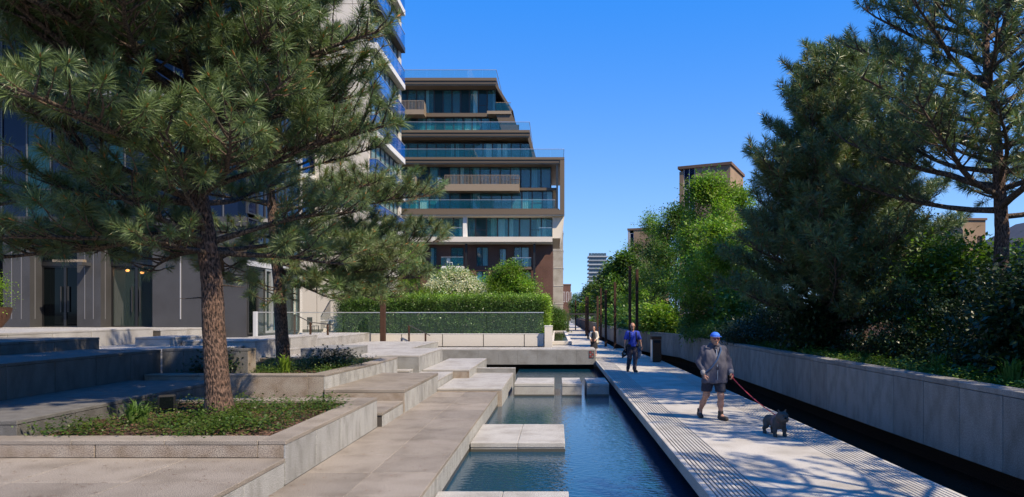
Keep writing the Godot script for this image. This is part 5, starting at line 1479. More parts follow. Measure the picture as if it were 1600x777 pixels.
func ground_cover(called: String, label: String, area: Array, y: float, n: int, leaf: String, m: String, hgt: float, seed_: int, scale := 1.0, bare := -0.18, tone := 1.0) -> void:
	rng.seed = 2500 + seed_
	var f := FastNoiseLite.new(); f.seed = seed_; f.frequency = 0.55
	var xfs := []; var cols := []
	while xfs.size() < n:
		var x := rng.randf_range(area[0], area[1]); var d := rng.randf_range(area[2], area[3])
		var w := f.get_noise_2d(x, d)
		if w < bare and rng.randf() < 0.85: continue
		xfs.push_back(Transform3D(Basis.from_euler(Vector3(rng.randf_range(-0.4, 0.4), rng.randf() * TAU, 0)).scaled(Vector3(1, 0.7, 1) * scale * rng.randf_range(0.6, 1.15)), P(x, y + rng.randf() * hgt * (1.0 + w), d)))
		var s := rng.randf_range(0.6, 1.35) * tone
		cols.push_back(Color(s * rng.randf_range(0.9, 1.3), s, s * rng.randf_range(0.8, 1.1)))
	var c: int = F[leaf].size()
	var root := Node3D.new()
	root.name = free_name(self, called)
	add_child(root)
	tag(root, label, "", "", "stuff")
	for k in c:
		var a := []; var cc := []
		for j in range(k, xfs.size(), c): a.push_back(xfs[j]); cc.push_back(cols[j])
		many(root, "leaves", F[leaf][k], M[m], a, cc)

func build_posts() -> void:
	var g := "rusty steel posts along the walkway"
	var q := [   # x, d, height, label
		[4.0, 37.0, 4.75, "tallest rusty post, right of its close twin behind the walking man"], [4.45, 37.6, 4.6, "rusty twin post just behind the tallest one"],
		[3.62, 42.0, 4.1, "rusty post alone at the walkway edge left of the twins"], [3.25, 44.7, 3.7, "slim rusty post third from the twins"], [2.95, 48.6, 3.4, "slim rusty post beside the woman in the cream jacket"],
		[3.6, 55.0, 4.2, "far rusty post at the right of the path"], [2.7, 58.0, 3.6, "far slim post left of the path's right edge"], [2.9, 66.0, 3.8, "farther slim post beyond the frame"], [3.3, 76.0, 3.9, "farther slim post at the bank"], [2.5, 88.0, 3.9, "farthest slim post on the path"],
		[-8.45, 33.3, 3.1, "broad rusty post before the hedge, pine branch across its top"]]
	for k in q.size():
		var p := thing("steel_post", q[k][3], "post", P(q[k][0], 0.0 if k < 10 else 0.51, q[k][1]), 0, g if k < 10 else "")
		var w := 0.075 if k < 10 else 0.12
		piece(p, "shaft", -w, w, 0.02, q[k][2], -w, w, M.rust, 0.01)
		piece(p, "base_plate", -w - 0.05, w + 0.05, 0.0, 0.02, -w - 0.05, w + 0.05, M.dark_metal, 0.003)
	# portal frame far down the path
	var t := thing("steel_portal", "dark steel gate frame spanning the far path", "gate frame", P(3.0, 0, 80))
	piece(t, "post", -1.75, -1.5, 0, 2.0, -0.1, 0.1, M.dark_metal, 0)
	piece(t, "post", 1.5, 1.75, 0, 2.0, -0.1, 0.1, M.dark_metal, 0)
	piece(t, "beam", -1.75, 1.75, 2.003, 2.2, -0.1, 0.1, M.dark_metal, 0)
	# hedge screen left of the portal
	shrub("hedge", "green creeper hedge behind the far basin", "hedge", P(0.2, 0.0, 79.0), 1.2, 2.6, 0.8, 300, "leaf", "leaf_mid", 80)

func bar_mesh(path: Array, r: float, off := Vector3.ZERO) -> ArrayMesh:
	var b := MB.new()
	var p := []
	for q in path: p.push_back(q - off)
	b.tube(p, taper(r, r, p.size()), 7)
	return b.mesh()

func build_small_things() -> void:
	# waste bin on the walkway
	var t := thing("litter_bin", "rust-brown square litter bin with grey side at the walkway's right edge", "bin", P(4.46, 0, 30.5))
	piece(t, "body", -0.17, 0.21, 0.03, 0.98, -0.21, 0.2, M.bin_brown, 0.01)
	piece(t, "side_panel", -0.215, -0.172, 0.03, 1.0, -0.19, 0.2, M.steel, 0.005)
	piece(t, "lid", -0.225, 0.22, 1.003, 1.15, -0.22, 0.21, M.bin_brown, 0.01)
	piece(t, "slot", -0.12, 0.15, 0.86, 0.96, -0.214, -0.2105, M.void, 0.0)
	piece(t, "foot", -0.15, 0.15, 0.0, 0.03, -0.15, 0.15, M.black_metal, 0.0)
	# black floodlight in the near planter
	t = thing("garden_floodlight", "small black garden floodlight in the near planter by the shaded seat", "floodlight", P(-6.42, 0.5, 11.25), 0.5)
	piece(t, "housing", -0.13, 0.13, 0.10, 0.33, -0.09, 0.09, M.black_metal, 0.02)
	piece(t, "lens", -0.10, 0.10, 0.13, 0.30, -0.10, -0.092, M.dark_pane, 0.0)
	piece(t, "bracket", -0.155, -0.135, 0.0, 0.22, -0.02, 0.02, M.black_metal, 0.0)
	piece(t, "bracket", 0.135, 0.155, 0.0, 0.22, -0.02, 0.02, M.black_metal, 0.0)
	piece(t, "base", -0.16, 0.16, -0.02, 0.0, -0.06, 0.06, M.black_metal, 0.0)
	# glass balustrade over the white wall and along the plaza
	t = thing("glass_balustrade", "frameless glass balustrade with thin rail above the white garden wall", "balustrade", P(-6, 0, 34.3))
	glass_rail(t, Vector2(-10.7, 34.32), Vector2(-0.62, 34.32), 1.17, 2.215, 1.5, M.fence_glass, M.steel)
	t = thing("glass_balustrade", "glass balustrade with thin rail crossing before the lobby doors", "balustrade", P(-11.2, 0, 30))
	glass_rail(t, Vector2(-11.55, 26.4), Vector2(-10.72, 34.30), 1.24, 2.215, 1.5, M.fence_glass, M.steel)
	piece(t, "end_post", -0.47, -0.33, 1.22, 2.24, -3.75, -3.6, M.pale_frame, 0.01)
	# handrails
	for q in [["dark handrail with three posts stepping down before the lobby", [P(-11.3, 1.23, 29.5), P(-10.8, 1.23, 30.0), P(-10.04, 0.83, 30.0)], [2.13, 1.78, 1.70]], ["short dark sloping handrail before the white garden wall", [P(-7.3, 0.63, 33.85), P(-6.48, 0.52, 33.85)], [1.58, 1.18]]]:
		t = thing("handrail", q[0], "handrail", q[1][0])
		var path := []
		for k in q[1].size():
			var p: Vector3 = q[1][k]
			var top := Vector3(p.x, q[2][k], p.z)
			path.push_back(top)
			var b := MB.new()
			b.box(p - t.position + Vector3(-0.045, 0, -0.012), top - t.position + Vector3(0.045, 0, 0.012))
			part(t, "post", b.mesh(), M.rust)
		var d: Vector3 = (path[-1] - path[-2]).normalized()
		path.push_back(path[-1] + d * 0.25)
		part(t, "rail", bar_mesh(path, 0.022, t.position), M.dark_metal)
	# stairs with black balusters beside the hedge
	t = thing("entrance_stair", "small stair with black balusters climbing beside the hedge", "stair", P(-12.6, 1.0, 37.5))
	for k in 6:
		piece(t, "step", -0.3 + k * 0.0, 1.0, 0.17 * k, 0.17 * (k + 1) - 0.003, 0.28 * k, 0.28 * (k + 1) + 0.5, M.cream_wall, 0.005)
	for x in [-0.32, 1.02]:
		var b := MB.new()
		for k in 11:
			var d := 0.15 * k
			var y := 0.17 * d / 0.28
			b.tube([P(x, y, d), P(x, y + 1.0, d)], [0.014, 0.014], 5)
		b.tube([P(x, 1.0, 0), P(x, 1.0 + 0.17 * 1.5 / 0.28, 1.5), P(x, 1.91, 2.6)], [0.025, 0.025, 0.025], 6)
		part(t, "railing", b.mesh(), M.black_metal)
	# cafe table and chairs on the terrace
	t = thing("cafe_table", "small white-topped cafe table beside the stair", "table", P(-11.9, 1.07, 35.9))
	piece(t, "table_top", -0.42, 0.42, 0.72, 0.75, -0.35, 0.35, M.white_render, 0.01)
	piece(t, "leg", -0.03, 0.03, 0.03, 0.72, -0.03, 0.03, M.dark_metal, 0)
	piece(t, "base", -0.25, 0.25, 0.0, 0.03, -0.25, 0.25, M.dark_metal, 0.005)
	var k := 0
	for q in [[-12.75, 35.8, 1.3], [-11.05, 35.8, -1.2]]:
		t = thing("cafe_chair", ["dark cafe chair left of the white-topped table", "dark cafe chair between white-topped table and hedge"][k], "chair", P(q[0], 1.07, q[1]), q[2], "cafe chairs by the stair")
		piece(t, "seat", -0.22, 0.22, 0.43, 0.46, -0.22, 0.22, M.dark_metal, 0.01)
		piece(t, "backrest", -0.22, 0.22, 0.5, 0.9, 0.19, 0.22, M.dark_metal, 0.01)
		for j in 4: piece(t, "leg", -0.21 + 0.39 * (j % 2), -0.18 + 0.39 * (j % 2), 0, 0.43, -0.21 + 0.39 * (j / 2), -0.18 + 0.39 * (j / 2), M.dark_metal, 0)
		k += 1

# bodies: tapered capsules joined by a smooth minimum, meshed as surface nets
func nets(b: MB, bones: Array, cell: float, k: float, cuts := []) -> void:
	var lo := Vector3.ONE * 1e9; var hi := -lo
	for q in bones:
		var r: float = maxf(q[2], q[3]) + k * 0.3 + cell * 2.5
		for e in 2:
			lo = lo.min(q[e] - Vector3.ONE * r); hi = hi.max(q[e] + Vector3.ONE * r)
	var nx := int((hi.x - lo.x) / cell) + 2; var ny := int((hi.y - lo.y) / cell) + 2; var nz := int((hi.z - lo.z) / cell) + 2
	var f := PackedFloat32Array(); f.resize(nx * ny * nz); f.fill(9.0)
	for q in bones:
		var a: Vector3 = q[0]; var c: Vector3 = q[1]; var ra: float = q[2]; var rb: float = q[3]
		var sq: Vector3 = q[4] if q.size() > 4 else Vector3.ONE
		var m := maxf(ra, rb) + k + cell * 2.5
		var l2 := (a.min(c) - Vector3.ONE * m - lo) / cell; var h2 := (a.max(c) + Vector3.ONE * m - lo) / cell
		var i0 := clampi(int(l2.x), 0, nx - 1); var i1 := clampi(int(h2.x) + 1, 0, nx - 1)
		var j0 := clampi(int(l2.y), 0, ny - 1); var j1 := clampi(int(h2.y) + 1, 0, ny - 1)
		var k0 := clampi(int(l2.z), 0, nz - 1); var k1 := clampi(int(h2.z) + 1, 0, nz - 1)
		var aa := a / sq; var ab := c / sq - aa
		var inv := 1.0 / maxf(ab.length_squared(), 1e-9)
		for i in range(i0, i1 + 1):
			for j in range(j0, j1 + 1):
				var row := (i * ny + j) * nz
				for kk in range(k0, k1 + 1):
					var p := (lo + Vector3(i, j, kk) * cell) / sq - aa
					var t := clampf(p.dot(ab) * inv, 0.0, 1.0)
					var d := (p - ab * t).length() - lerpf(ra, rb, t)
					var o := f[row + kk]
					var h := k - absf(o - d)
					f[row + kk] = minf(o, d) - (h * h * 0.25 / k if h > 0.0 else 0.0)
	for q in cuts:
		var at: Vector3 = q[0]; var nn: Vector3 = q[1]
		for i in nx:
			for j in ny:
				for kk in nz:
					var id := (i * ny + j) * nz + kk
					f[id] = maxf(f[id], (lo + Vector3(i, j, kk) * cell - at).dot(nn))
	var id_of := PackedInt32Array(); id_of.resize(nx * ny * nz); id_of.fill(-1)
	var off := [0, nz * ny, nz, nz * ny + nz, 1, nz * ny + 1, nz + 1, nz * ny + nz + 1]
	var edges := [[0, 1], [2, 3], [4, 5], [6, 7], [0, 2], [1, 3], [4, 6], [5, 7], [0, 4], [1, 5], [2, 6], [3, 7]]
	var base := b.v.size()
	for i in nx - 1:
		for j in ny - 1:
			for kk in nz - 1:
				var id := (i * ny + j) * nz + kk
				if absf(f[id]) > cell * 2.2: continue
				var mask := 0
				for e in 8:
					if f[id + off[e]] < 0.0: mask |= 1 << e
				if mask == 0 or mask == 255: continue
				var s := Vector3.ZERO; var n := 0
				for e in edges:
					var fa := f[id + off[e[0]]]; var fb := f[id + off[e[1]]]
					if (fa < 0.0) != (fb < 0.0):
						var t := fa / (fa - fb)
						var ca := Vector3(e[0] & 1, (e[0] >> 1) & 1, e[0] >> 2); var cb := Vector3(e[1] & 1, (e[1] >> 1) & 1, e[1] >> 2)
						s += ca.lerp(cb, t); n += 1
				id_of[id] = b.vert(lo + (Vector3(i, j, kk) + s / n) * cell, Vector3.ZERO)
	var acc := func(q0: int, q1: int, q2: int, q3: int, flip: bool) -> void:
		if q0 < 0 or q1 < 0 or q2 < 0 or q3 < 0: return
		if flip: b.ix.append_array([q0, q1, q2, q0, q2, q3])
		else: b.ix.append_array([q0, q2, q1, q0, q3, q2])
		var nn := (b.v[q2] - b.v[q0]).cross(b.v[q3] - b.v[q1]) * (-1.0 if flip else 1.0)
		for q in [q0, q1, q2, q3]: b.n[q] += nn
	for i in range(1, nx - 1):
		for j in range(1, ny - 1):
			for kk in range(1, nz - 1):
				var id := (i * ny + j) * nz + kk
				if id_of[id] < 0: continue
				var a := f[id] < 0.0
				if a != (f[id + off[1]] < 0.0): acc.call(id_of[id - nz - 1], id_of[id - 1], id_of[id], id_of[id - nz], not a)
				if a != (f[id + off[2]] < 0.0): acc.call(id_of[id - ny * nz - 1], id_of[id - ny * nz], id_of[id], id_of[id - 1], not a)
				if a != (f[id + off[4]] < 0.0): acc.call(id_of[id - ny * nz - nz], id_of[id - nz], id_of[id], id_of[id - ny * nz], not a)
	for q in range(base, b.v.size()): b.n[q] = b.n[q].normalized()

func body_part(t: Node3D, called: String, bones: Array, cell: float, k: float, m: Material, cuts := [], fold := 0.0) -> MeshInstance3D:
	var b := MB.new()
	nets(b, bones, cell, k, cuts)
	if fold > 0.0:
		var f := FastNoiseLite.new(); f.seed = 4; f.frequency = 1.0; f.fractal_octaves = 2; f.noise_type = FastNoiseLite.TYPE_PERLIN
		for q in b.v.size():
			var p := b.v[q]
			b.v[q] = p + b.n[q] * fold * f.get_noise_3d(p.x * 9.0 + p.y * 3.0, p.y * 4.0 - p.x * 4.0, p.z * 8.0)
		var st := SurfaceTool.new()
		st.create_from(b.mesh(), 0)
		st.generate_normals()
		return part(t, called, st.commit(), m)
	return part(t, called, b.mesh(), m)

func head_bones(h: Vector3, s: float) -> Array:
	var z := Vector3(0, 0, 1)
	return [[h + Vector3(0, 0.035, -0.012) * s, h + Vector3(0, 0.03, 0.012) * s, 0.098 * s, 0.098 * s, Vector3(0.86, 1.1, 1.0)], [h + Vector3(0, -0.05, 0.02) * s, h + Vector3(0, -0.085, 0.05) * s, 0.062 * s, 0.042 * s],
		[h + Vector3(0, 0.01, 0.095) * s, h + Vector3(0, -0.025, 0.118) * s, 0.011 * s, 0.016 * s], [h + Vector3(0, -0.066, 0.09) * s, h + Vector3(0, -0.068, 0.088) * s, 0.022 * s, 0.022 * s, Vector3(1.3, 0.6, 1)],
		[h + Vector3(-0.083, 0.02, -0.005) * s, h + Vector3(-0.085, -0.02, 0.0) * s, 0.018 * s, 0.012 * s, Vector3(0.6, 1.1, 1)], [h + Vector3(0.083, 0.02, -0.005) * s, h + Vector3(0.085, -0.02, 0.0) * s, 0.018 * s, 0.012 * s, Vector3(0.6, 1.1, 1)],
		[h + Vector3(-0.035, 0.03, 0.085) * s, h + Vector3(0.035, 0.03, 0.085) * s, 0.014 * s, 0.014 * s]]

# a hand: palm along dir from the wrist, five bent fingers; across points to the thumb side, curl turns the fingers towards the palm
func hand_bones(w: Vector3, dir: Vector3, palm: Vector3, thumb: Vector3, curl: float) -> Array:
	dir = dir.normalized(); palm = palm.normalized(); thumb = thumb.normalized()
	var out := [[w, w + dir * 0.075 + thumb * 0.012, 0.026, 0.024], [w + thumb * 0.005, w + dir * 0.075 - thumb * 0.022, 0.024, 0.021]]
	for k in 4:
		var root := w + dir * (0.088 - 0.004 * absf(k - 1.2)) + thumb * (0.030 - 0.02 * k)
		var l: float = [0.072, 0.08, 0.074, 0.058][k]
		var a := root
		var c := curl + 0.08 * k
		for j in 3:
			var ang := c * (0.5 + j * 0.75)
			var d := dir * cos(ang) + palm * sin(ang)
			var e: Vector3 = a + d * l * [0.45, 0.32, 0.23][j]
			out.push_back([a, e, 0.0095 - j * 0.0008, 0.009 - j * 0.001])
			a = e
	var tr := w + dir * 0.03 + thumb * 0.026
	var te := tr + (dir * 0.6 + thumb * 0.75 + palm * 0.35).normalized() * 0.042
	out.push_back([tr, te, 0.014, 0.011])
	out.push_back([te, te + (dir * 0.85 + thumb * 0.2 + palm * (0.3 + curl * 0.5)).normalized() * 0.032, 0.0105, 0.0085])
	return out

func build_people() -> void:
	var skin := mat("skin", lin(0.42, 0.22, 0.15), 0.55); skin.subsurf_scatter_enabled = true; skin.subsurf_scatter_strength = 0.1
	var skin2 := mat("skin_tan", lin(0.36, 0.185, 0.12), 0.55)
	var cloth := noise_tex(0.05, [0.2, 0.8], [grey(0.75), grey(1.0)], FastNoiseLite.TYPE_SIMPLEX, 4, 256, 33)
	var jacket_m := mat("jacket_grey", lin(0.060, 0.060, 0.085), 0.8)
	var short_m := mat("navy_cloth", lin(0.022, 0.026, 0.048), 0.85, cloth, 1.0, null, 0, cloth, 2.0)
	var blue_m := mat("royal_blue", lin(0.018, 0.05, 0.42), 0.8, cloth, 1.0, null, 0, cloth, 1.5)
	var navy_m := mat("dark_trousers", lin(0.035, 0.033, 0.055), 0.85, cloth, 1.0, null, 0, cloth, 2.5)
	var cap_m := mat("cap_blue", lin(0.03, 0.14, 0.62), 0.75)
	var boot_m := mat("boot_brown", lin(0.035, 0.026, 0.022), 0.7)
	var black_m := mat("black_cloth", lin(0.013, 0.013, 0.016), 0.85)
	var denim_m := mat("denim", lin(0.025, 0.06, 0.14), 0.85)
	var lens_m := mat("mirror_lens", lin(0.25, 0.05, 0.08), 0.12); lens_m.metallic = 0.6
	var cream_m := mat("cream_cloth", lin(0.55, 0.50, 0.42), 0.85)
	var hair_m := mat("dark_hair", lin(0.018, 0.013, 0.010), 0.6)
	var red_m := mat("red_strap", lin(0.42, 0.04, 0.05), 0.6)


	# ---- man with the dog, walking towards the camera
	var t := thing("person", "walking person in blue cap, grey jacket and navy shorts, holding a red leash", "person", P(3.22, 0.0, 13.95), 0.06)
	var hd := Vector3(0.015, 1.645, 0.05)
	var b := MB.new()
	var legs := [[Vector3(-0.10, 0.92, 0), Vector3(-0.13, 0.50, -0.08), 0.10, 0.062], [Vector3(-0.13, 0.50, -0.08), Vector3(-0.165, 0.32, -0.22), 0.06, 0.058], [Vector3(-0.165, 0.32, -0.22), Vector3(-0.19, 0.11, -0.37), 0.056, 0.038],
		[Vector3(0.10, 0.92, 0), Vector3(0.115, 0.50, 0.11), 0.10, 0.062], [Vector3(0.115, 0.50, 0.11), Vector3(0.12, 0.33, 0.07), 0.06, 0.06], [Vector3(0.12, 0.33, 0.07), Vector3(0.13, 0.11, 0.05), 0.057, 0.038],
		[Vector3(-0.19, 0.09, -0.37), Vector3(-0.20, 0.04, -0.24), 0.04, 0.035], [Vector3(0.13, 0.09, 0.05), Vector3(0.19, 0.04, 0.19), 0.04, 0.035]]
	var arms := [[Vector3(-0.19, 1.43, 0), Vector3(-0.27, 1.16, -0.03), 0.052, 0.043], [Vector3(-0.27, 1.16, -0.03), Vector3(-0.22, 0.93, 0.10), 0.043, 0.028], [Vector3(0.19, 1.43, 0), Vector3(0.29, 1.17, -0.02), 0.052, 0.043], [Vector3(0.29, 1.17, -0.02), Vector3(0.315, 0.95, 0.12), 0.043, 0.028]]
	var torso := [[Vector3(-0.07, 0.95, 0), Vector3(0.07, 0.95, 0), 0.125, 0.125], [Vector3(0, 1.0, 0.02), Vector3(0, 1.15, 0.02), 0.145, 0.14], [Vector3(-0.09, 1.33, 0), Vector3(0.09, 1.33, 0), 0.12, 0.12], [Vector3(-0.16, 1.43, 0), Vector3(0.16, 1.43, 0), 0.06, 0.06], [Vector3(0, 1.42, 0.0), Vector3(0.01, 1.58, 0.03), 0.062, 0.058]]
	nets(b, legs + arms + torso, 0.014, 0.05)
	nets(b, head_bones(hd, 1.0) + [[Vector3(0.005, 1.5, 0.01), hd + Vector3(0, -0.05, -0.02), 0.058, 0.058]], 0.007, 0.02)
	nets(b, hand_bones(Vector3(-0.22, 0.935, 0.10), Vector3(0.15, -0.9, 0.25), Vector3(0.6, 0.1, -0.4), Vector3(0.35, 0.1, 0.8), 0.5), 0.005, 0.008)
	nets(b, hand_bones(Vector3(0.315, 0.955, 0.12), Vector3(0.12, -0.75, 0.5), Vector3(-0.6, -0.35, -0.3), Vector3(-0.3, 0.5, 0.7), 1.05), 0.005, 0.008)
	part(t, "body", b.mesh(), skin)
	var jk := [[Vector3(-0.11, 1.34, 0), Vector3(0.11, 1.34, 0), 0.145, 0.145, Vector3(1, 1, 0.92)], [Vector3(-0.10, 1.30, 0.01), Vector3(-0.13, 0.80, 0.03), 0.14, 0.135], [Vector3(0.10, 1.30, 0.01), Vector3(0.14, 0.80, 0.03), 0.14, 0.14], [Vector3(0, 1.25, 0.03), Vector3(0, 0.80, 0.05), 0.16, 0.17], [Vector3(-0.18, 1.44, 0), Vector3(0.18, 1.44, 0), 0.075, 0.075],
		[Vector3(-0.20, 1.43, 0), Vector3(-0.285, 1.16, -0.03), 0.082, 0.072], [Vector3(-0.285, 1.16, -0.03), Vector3(-0.235, 0.97, 0.085), 0.072, 0.052], [Vector3(0.20, 1.43, 0), Vector3(0.305, 1.17, -0.02), 0.082, 0.072], [Vector3(0.305, 1.17, -0.02), Vector3(0.32, 0.99, 0.105), 0.072, 0.052], [Vector3(-0.06, 1.5, 0), Vector3(0.07, 1.5, 0), 0.06, 0.06]]
	body_part(t, "jacket", jk, 0.014, 0.035, jacket_m, [[Vector3(0, 0.745, 0), Vector3(0, -1, 0.06)]], 0.03)
	b = MB.new(); b.tube([Vector3(0.015, 1.44, 0.135), Vector3(0.02, 1.2, 0.185), Vector3(0.02, 0.95, 0.205), Vector3(0.02, 0.76, 0.2)], [0.008, 0.008, 0.008, 0.008], 5)
	part(t, "zip", b.mesh(), M.steel)
	for s in [[-0.24, 0.985, 0.08], [0.32, 1.0, 0.10]]:
		body_part(t, "cuff", [[Vector3(s[0], s[1], s[2]), Vector3(s[0] + 0.003, s[1] - 0.02, s[2] + 0.01), 0.058, 0.056]], 0.01, 0.01, mat("cuff_grey", lin(0.22, 0.21, 0.22), 0.85))
	body_part(t, "collar", [[Vector3(-0.06, 1.52, 0.03), Vector3(0.07, 1.52, 0.03), 0.05, 0.05]], 0.01, 0.02, jacket_m)
	body_part(t, "shirt_front", [[Vector3(0.01, 1.46, 0.07), Vector3(0.01, 1.05, 0.15), 0.045, 0.06]], 0.012, 0.02, short_m)
	body_part(t, "shorts", [[Vector3(-0.08, 0.92, 0), Vector3(0.08, 0.92, 0), 0.15, 0.15], [Vector3(-0.105, 0.88, 0), Vector3(-0.135, 0.56, -0.06), 0.125, 0.105], [Vector3(0.105, 0.88, 0.01), Vector3(0.12, 0.56, 0.09), 0.125, 0.105]], 0.014, 0.025, short_m, [[Vector3(0, 0.575, 0), Vector3(0, -1, 0)]], 0.02)
	body_part(t, "boot", [[Vector3(-0.188, 0.17, -0.35), Vector3(-0.19, 0.08, -0.37), 0.055, 0.052], [Vector3(-0.19, 0.055, -0.39), Vector3(-0.20, 0.04, -0.20), 0.052, 0.045]], 0.01, 0.03, boot_m, [[Vector3(0, 0.004, 0), Vector3(0, -1, 0)], [Vector3(0, 0.185, 0), Vector3(0, 1, 0)]])
	body_part(t, "boot", [[Vector3(0.128, 0.17, 0.055), Vector3(0.13, 0.08, 0.05), 0.055, 0.052], [Vector3(0.12, 0.055, 0.03), Vector3(0.20, 0.04, 0.20), 0.052, 0.046]], 0.01, 0.03, boot_m, [[Vector3(0, 0.004, 0), Vector3(0, -1, 0)], [Vector3(0, 0.185, 0), Vector3(0, 1, 0)]])
	var cap := body_part(t, "cap", [[hd + Vector3(0, 0.05, -0.012), hd + Vector3(0, 0.05, 0.012), 0.108, 0.108, Vector3(0.9, 0.92, 1.03)]], 0.007, 0.01, cap_m, [[hd + Vector3(0, 0.055, 0), Vector3(0, -1, 0.12)]])
	b = MB.new(); nets(b, [[hd + Vector3(-0.04, 0.055, 0.125), hd + Vector3(0.04, 0.055, 0.125), 0.055, 0.055, Vector3(1, 0.2, 1.4)]], 0.006, 0.01)
	part(cap, "visor", b.mesh(), cap_m)
	var sg := body_part(t, "sunglasses", [[hd + Vector3(-0.036, 0.012, 0.104), hd + Vector3(-0.03, 0.008, 0.106), 0.03, 0.03, Vector3(1, 0.75, 0.4)], [hd + Vector3(0.036, 0.012, 0.104), hd + Vector3(0.03, 0.008, 0.106), 0.03, 0.03, Vector3(1, 0.75, 0.4)]], 0.005, 0.005, lens_m)
	b = MB.new()
	for s in [-1, 1]: b.tube([hd + Vector3(0.065 * s, 0.02, 0.09), hd + Vector3(0.09 * s, 0.02, 0.0)], [0.004, 0.004], 5)
	part(sg, "temple", b.mesh(), black_m)
	b = MB.new(); b.tube([Vector3(0.13, 1.50, 0.02), Vector3(0.10, 1.42, 0.155), Vector3(0.02, 1.25, 0.205), Vector3(-0.10, 1.08, 0.205), Vector3(-0.22, 0.96, 0.12)], [0.018, 0.02, 0.02, 0.02, 0.018], 6)
	part(t, "strap", b.mesh(), denim_m)
	body_part(t, "pouch", [[Vector3(0.2, 0.72, -0.12), Vector3(0.205, 0.56, -0.13), 0.02, 0.05], [Vector3(0.205, 0.56, -0.13), Vector3(0.18, 0.45, -0.13), 0.05, 0.02]], 0.01, 0.02, black_m)

	# ---- the dog: grey french bulldog, legs apart, looking ahead
	t = thing("dog", "small grey bulldog with upright ears and harness walking on a red leash", "dog", P(3.90, 0.0, 12.15), 0.22)
	var fur := mat("dog_fur", lin(0.08, 0.072, 0.065), 0.85, cloth, 5.0, null, 0, cloth, 1.0)
	b = MB.new()
	var dog := [[Vector3(0, 0.255, -0.20), Vector3(0, 0.26, -0.02), 0.085, 0.095], [Vector3(0, 0.245, -0.02), Vector3(0, 0.245, 0.12), 0.105, 0.115], [Vector3(0, 0.27, 0.12), Vector3(0, 0.345, 0.21), 0.095, 0.085], [Vector3(0, 0.24, -0.22), Vector3(0, 0.25, -0.25), 0.08, 0.07], [Vector3(0, 0.29, -0.28), Vector3(0, 0.275, -0.32), 0.028, 0.015]]
	for s in [-1.0, 1.0]:
		dog.append_array([[Vector3(0.075 * s, 0.21, 0.13), Vector3(0.095 * s, 0.11, 0.145), 0.048, 0.034], [Vector3(0.095 * s, 0.11, 0.145), Vector3(0.09 * s, 0.035, 0.15), 0.032, 0.027], [Vector3(0.09 * s, 0.026, 0.155), Vector3(0.092 * s, 0.024, 0.185), 0.029, 0.025],
			[Vector3(0.06 * s, 0.22, -0.20), Vector3(0.085 * s, 0.15, -0.165), 0.066, 0.046], [Vector3(0.085 * s, 0.15, -0.165), Vector3(0.08 * s, 0.095, -0.245), 0.04, 0.027], [Vector3(0.08 * s, 0.095, -0.245), Vector3(0.08 * s, 0.03, -0.225), 0.025, 0.023], [Vector3(0.08 * s, 0.025, -0.22), Vector3(0.082 * s, 0.023, -0.19), 0.027, 0.023]])
	nets(b, dog, 0.009, 0.035, [[Vector3(0, 0.002, 0), Vector3(0, -1, 0)]])
	var dh := Vector3(0, 0.37, 0.25)
	var head := [[dh + Vector3(-0.03, 0.0, -0.02), dh + Vector3(0.03, 0.0, -0.02), 0.082, 0.082], [dh + Vector3(-0.03, -0.035, 0.045), dh + Vector3(0.03, -0.035, 0.045), 0.05, 0.05], [dh + Vector3(-0.035, -0.06, 0.05), dh + Vector3(-0.03, -0.075, 0.045), 0.035, 0.028], [dh + Vector3(0.035, -0.06, 0.05), dh + Vector3(0.03, -0.075, 0.045), 0.035, 0.028]]
	for s in [-1.0, 1.0]:
		head.append_array([[dh + Vector3(0.05 * s, 0.06, -0.03), dh + Vector3(0.074 * s, 0.112, -0.03), 0.030, 0.013, Vector3(1, 1, 0.55)], [dh + Vector3(0.038 * s, 0.035, 0.05), dh + Vector3(0.038 * s, 0.036, 0.05), 0.02, 0.02]])
	nets(b, head, 0.006, 0.02)
	part(t, "body", b.mesh(), fur)
	b = MB.new(); b.ball(dh + Vector3(0, -0.012, 0.094), Vector3(0.02, 0.014, 0.012), 8, 6)
	part(t, "nose", b.mesh(), black_m)
	for s in [-1.0, 1.0]:
		b = MB.new(); b.ball(dh + Vector3(0.04 * s, 0.018, 0.062), Vector3(0.012, 0.012, 0.009), 8, 6)
		part(t, "eye", b.mesh(), M.black_metal)
	body_part(t, "harness", [[Vector3(0, 0.25, -0.02), Vector3(0, 0.25, 0.12), 0.112, 0.123]], 0.009, 0.02, mat("harness", lin(0.10, 0.075, 0.085), 0.8), [[Vector3(0, 0, 0.135), Vector3(0, 0.1, 1)], [Vector3(0, 0, 0.03), Vector3(0, 0, -1)]])
	body_part(t, "collar", [[Vector3(0, 0.30, 0.165), Vector3(0, 0.315, 0.19), 0.096, 0.094]], 0.007, 0.01, red_m, [[Vector3(0, 0.31, 0.185), Vector3(0, 0.62, 0.78)], [Vector3(0, 0.30, 0.165), Vector3(0, -0.62, -0.78)]])
	# the leash from hand to harness
	var l := thing("dog_leash", "taut red leash between the walking person's hand and the dog", "leash", P(3.56, 0.87, 13.79))
	var e := Vector3(3.91, 0.36, -12.16)
	var s0 := l.position
	var path := []
	for k in 13:
		var f := k / 12.0
		path.push_back((e - s0) * f + Vector3(0, -0.05 * sin(PI * f), 0))
	b = MB.new(); b.tube(path, taper(0.009, 0.009, 13), 6)
	part(l, "strap", b.mesh(), red_m)
	b = MB.new()
	var loop := []
	for k in 13: loop.push_back(Vector3(0.0, 0.045 * sin(TAU * k / 12), 0.045 * cos(TAU * k / 12)) + Vector3(0, 0.03, 0.02))
	b.tube(loop, taper(0.008, 0.008, 13), 5, false)
	part(l, "handle", b.mesh(), red_m)

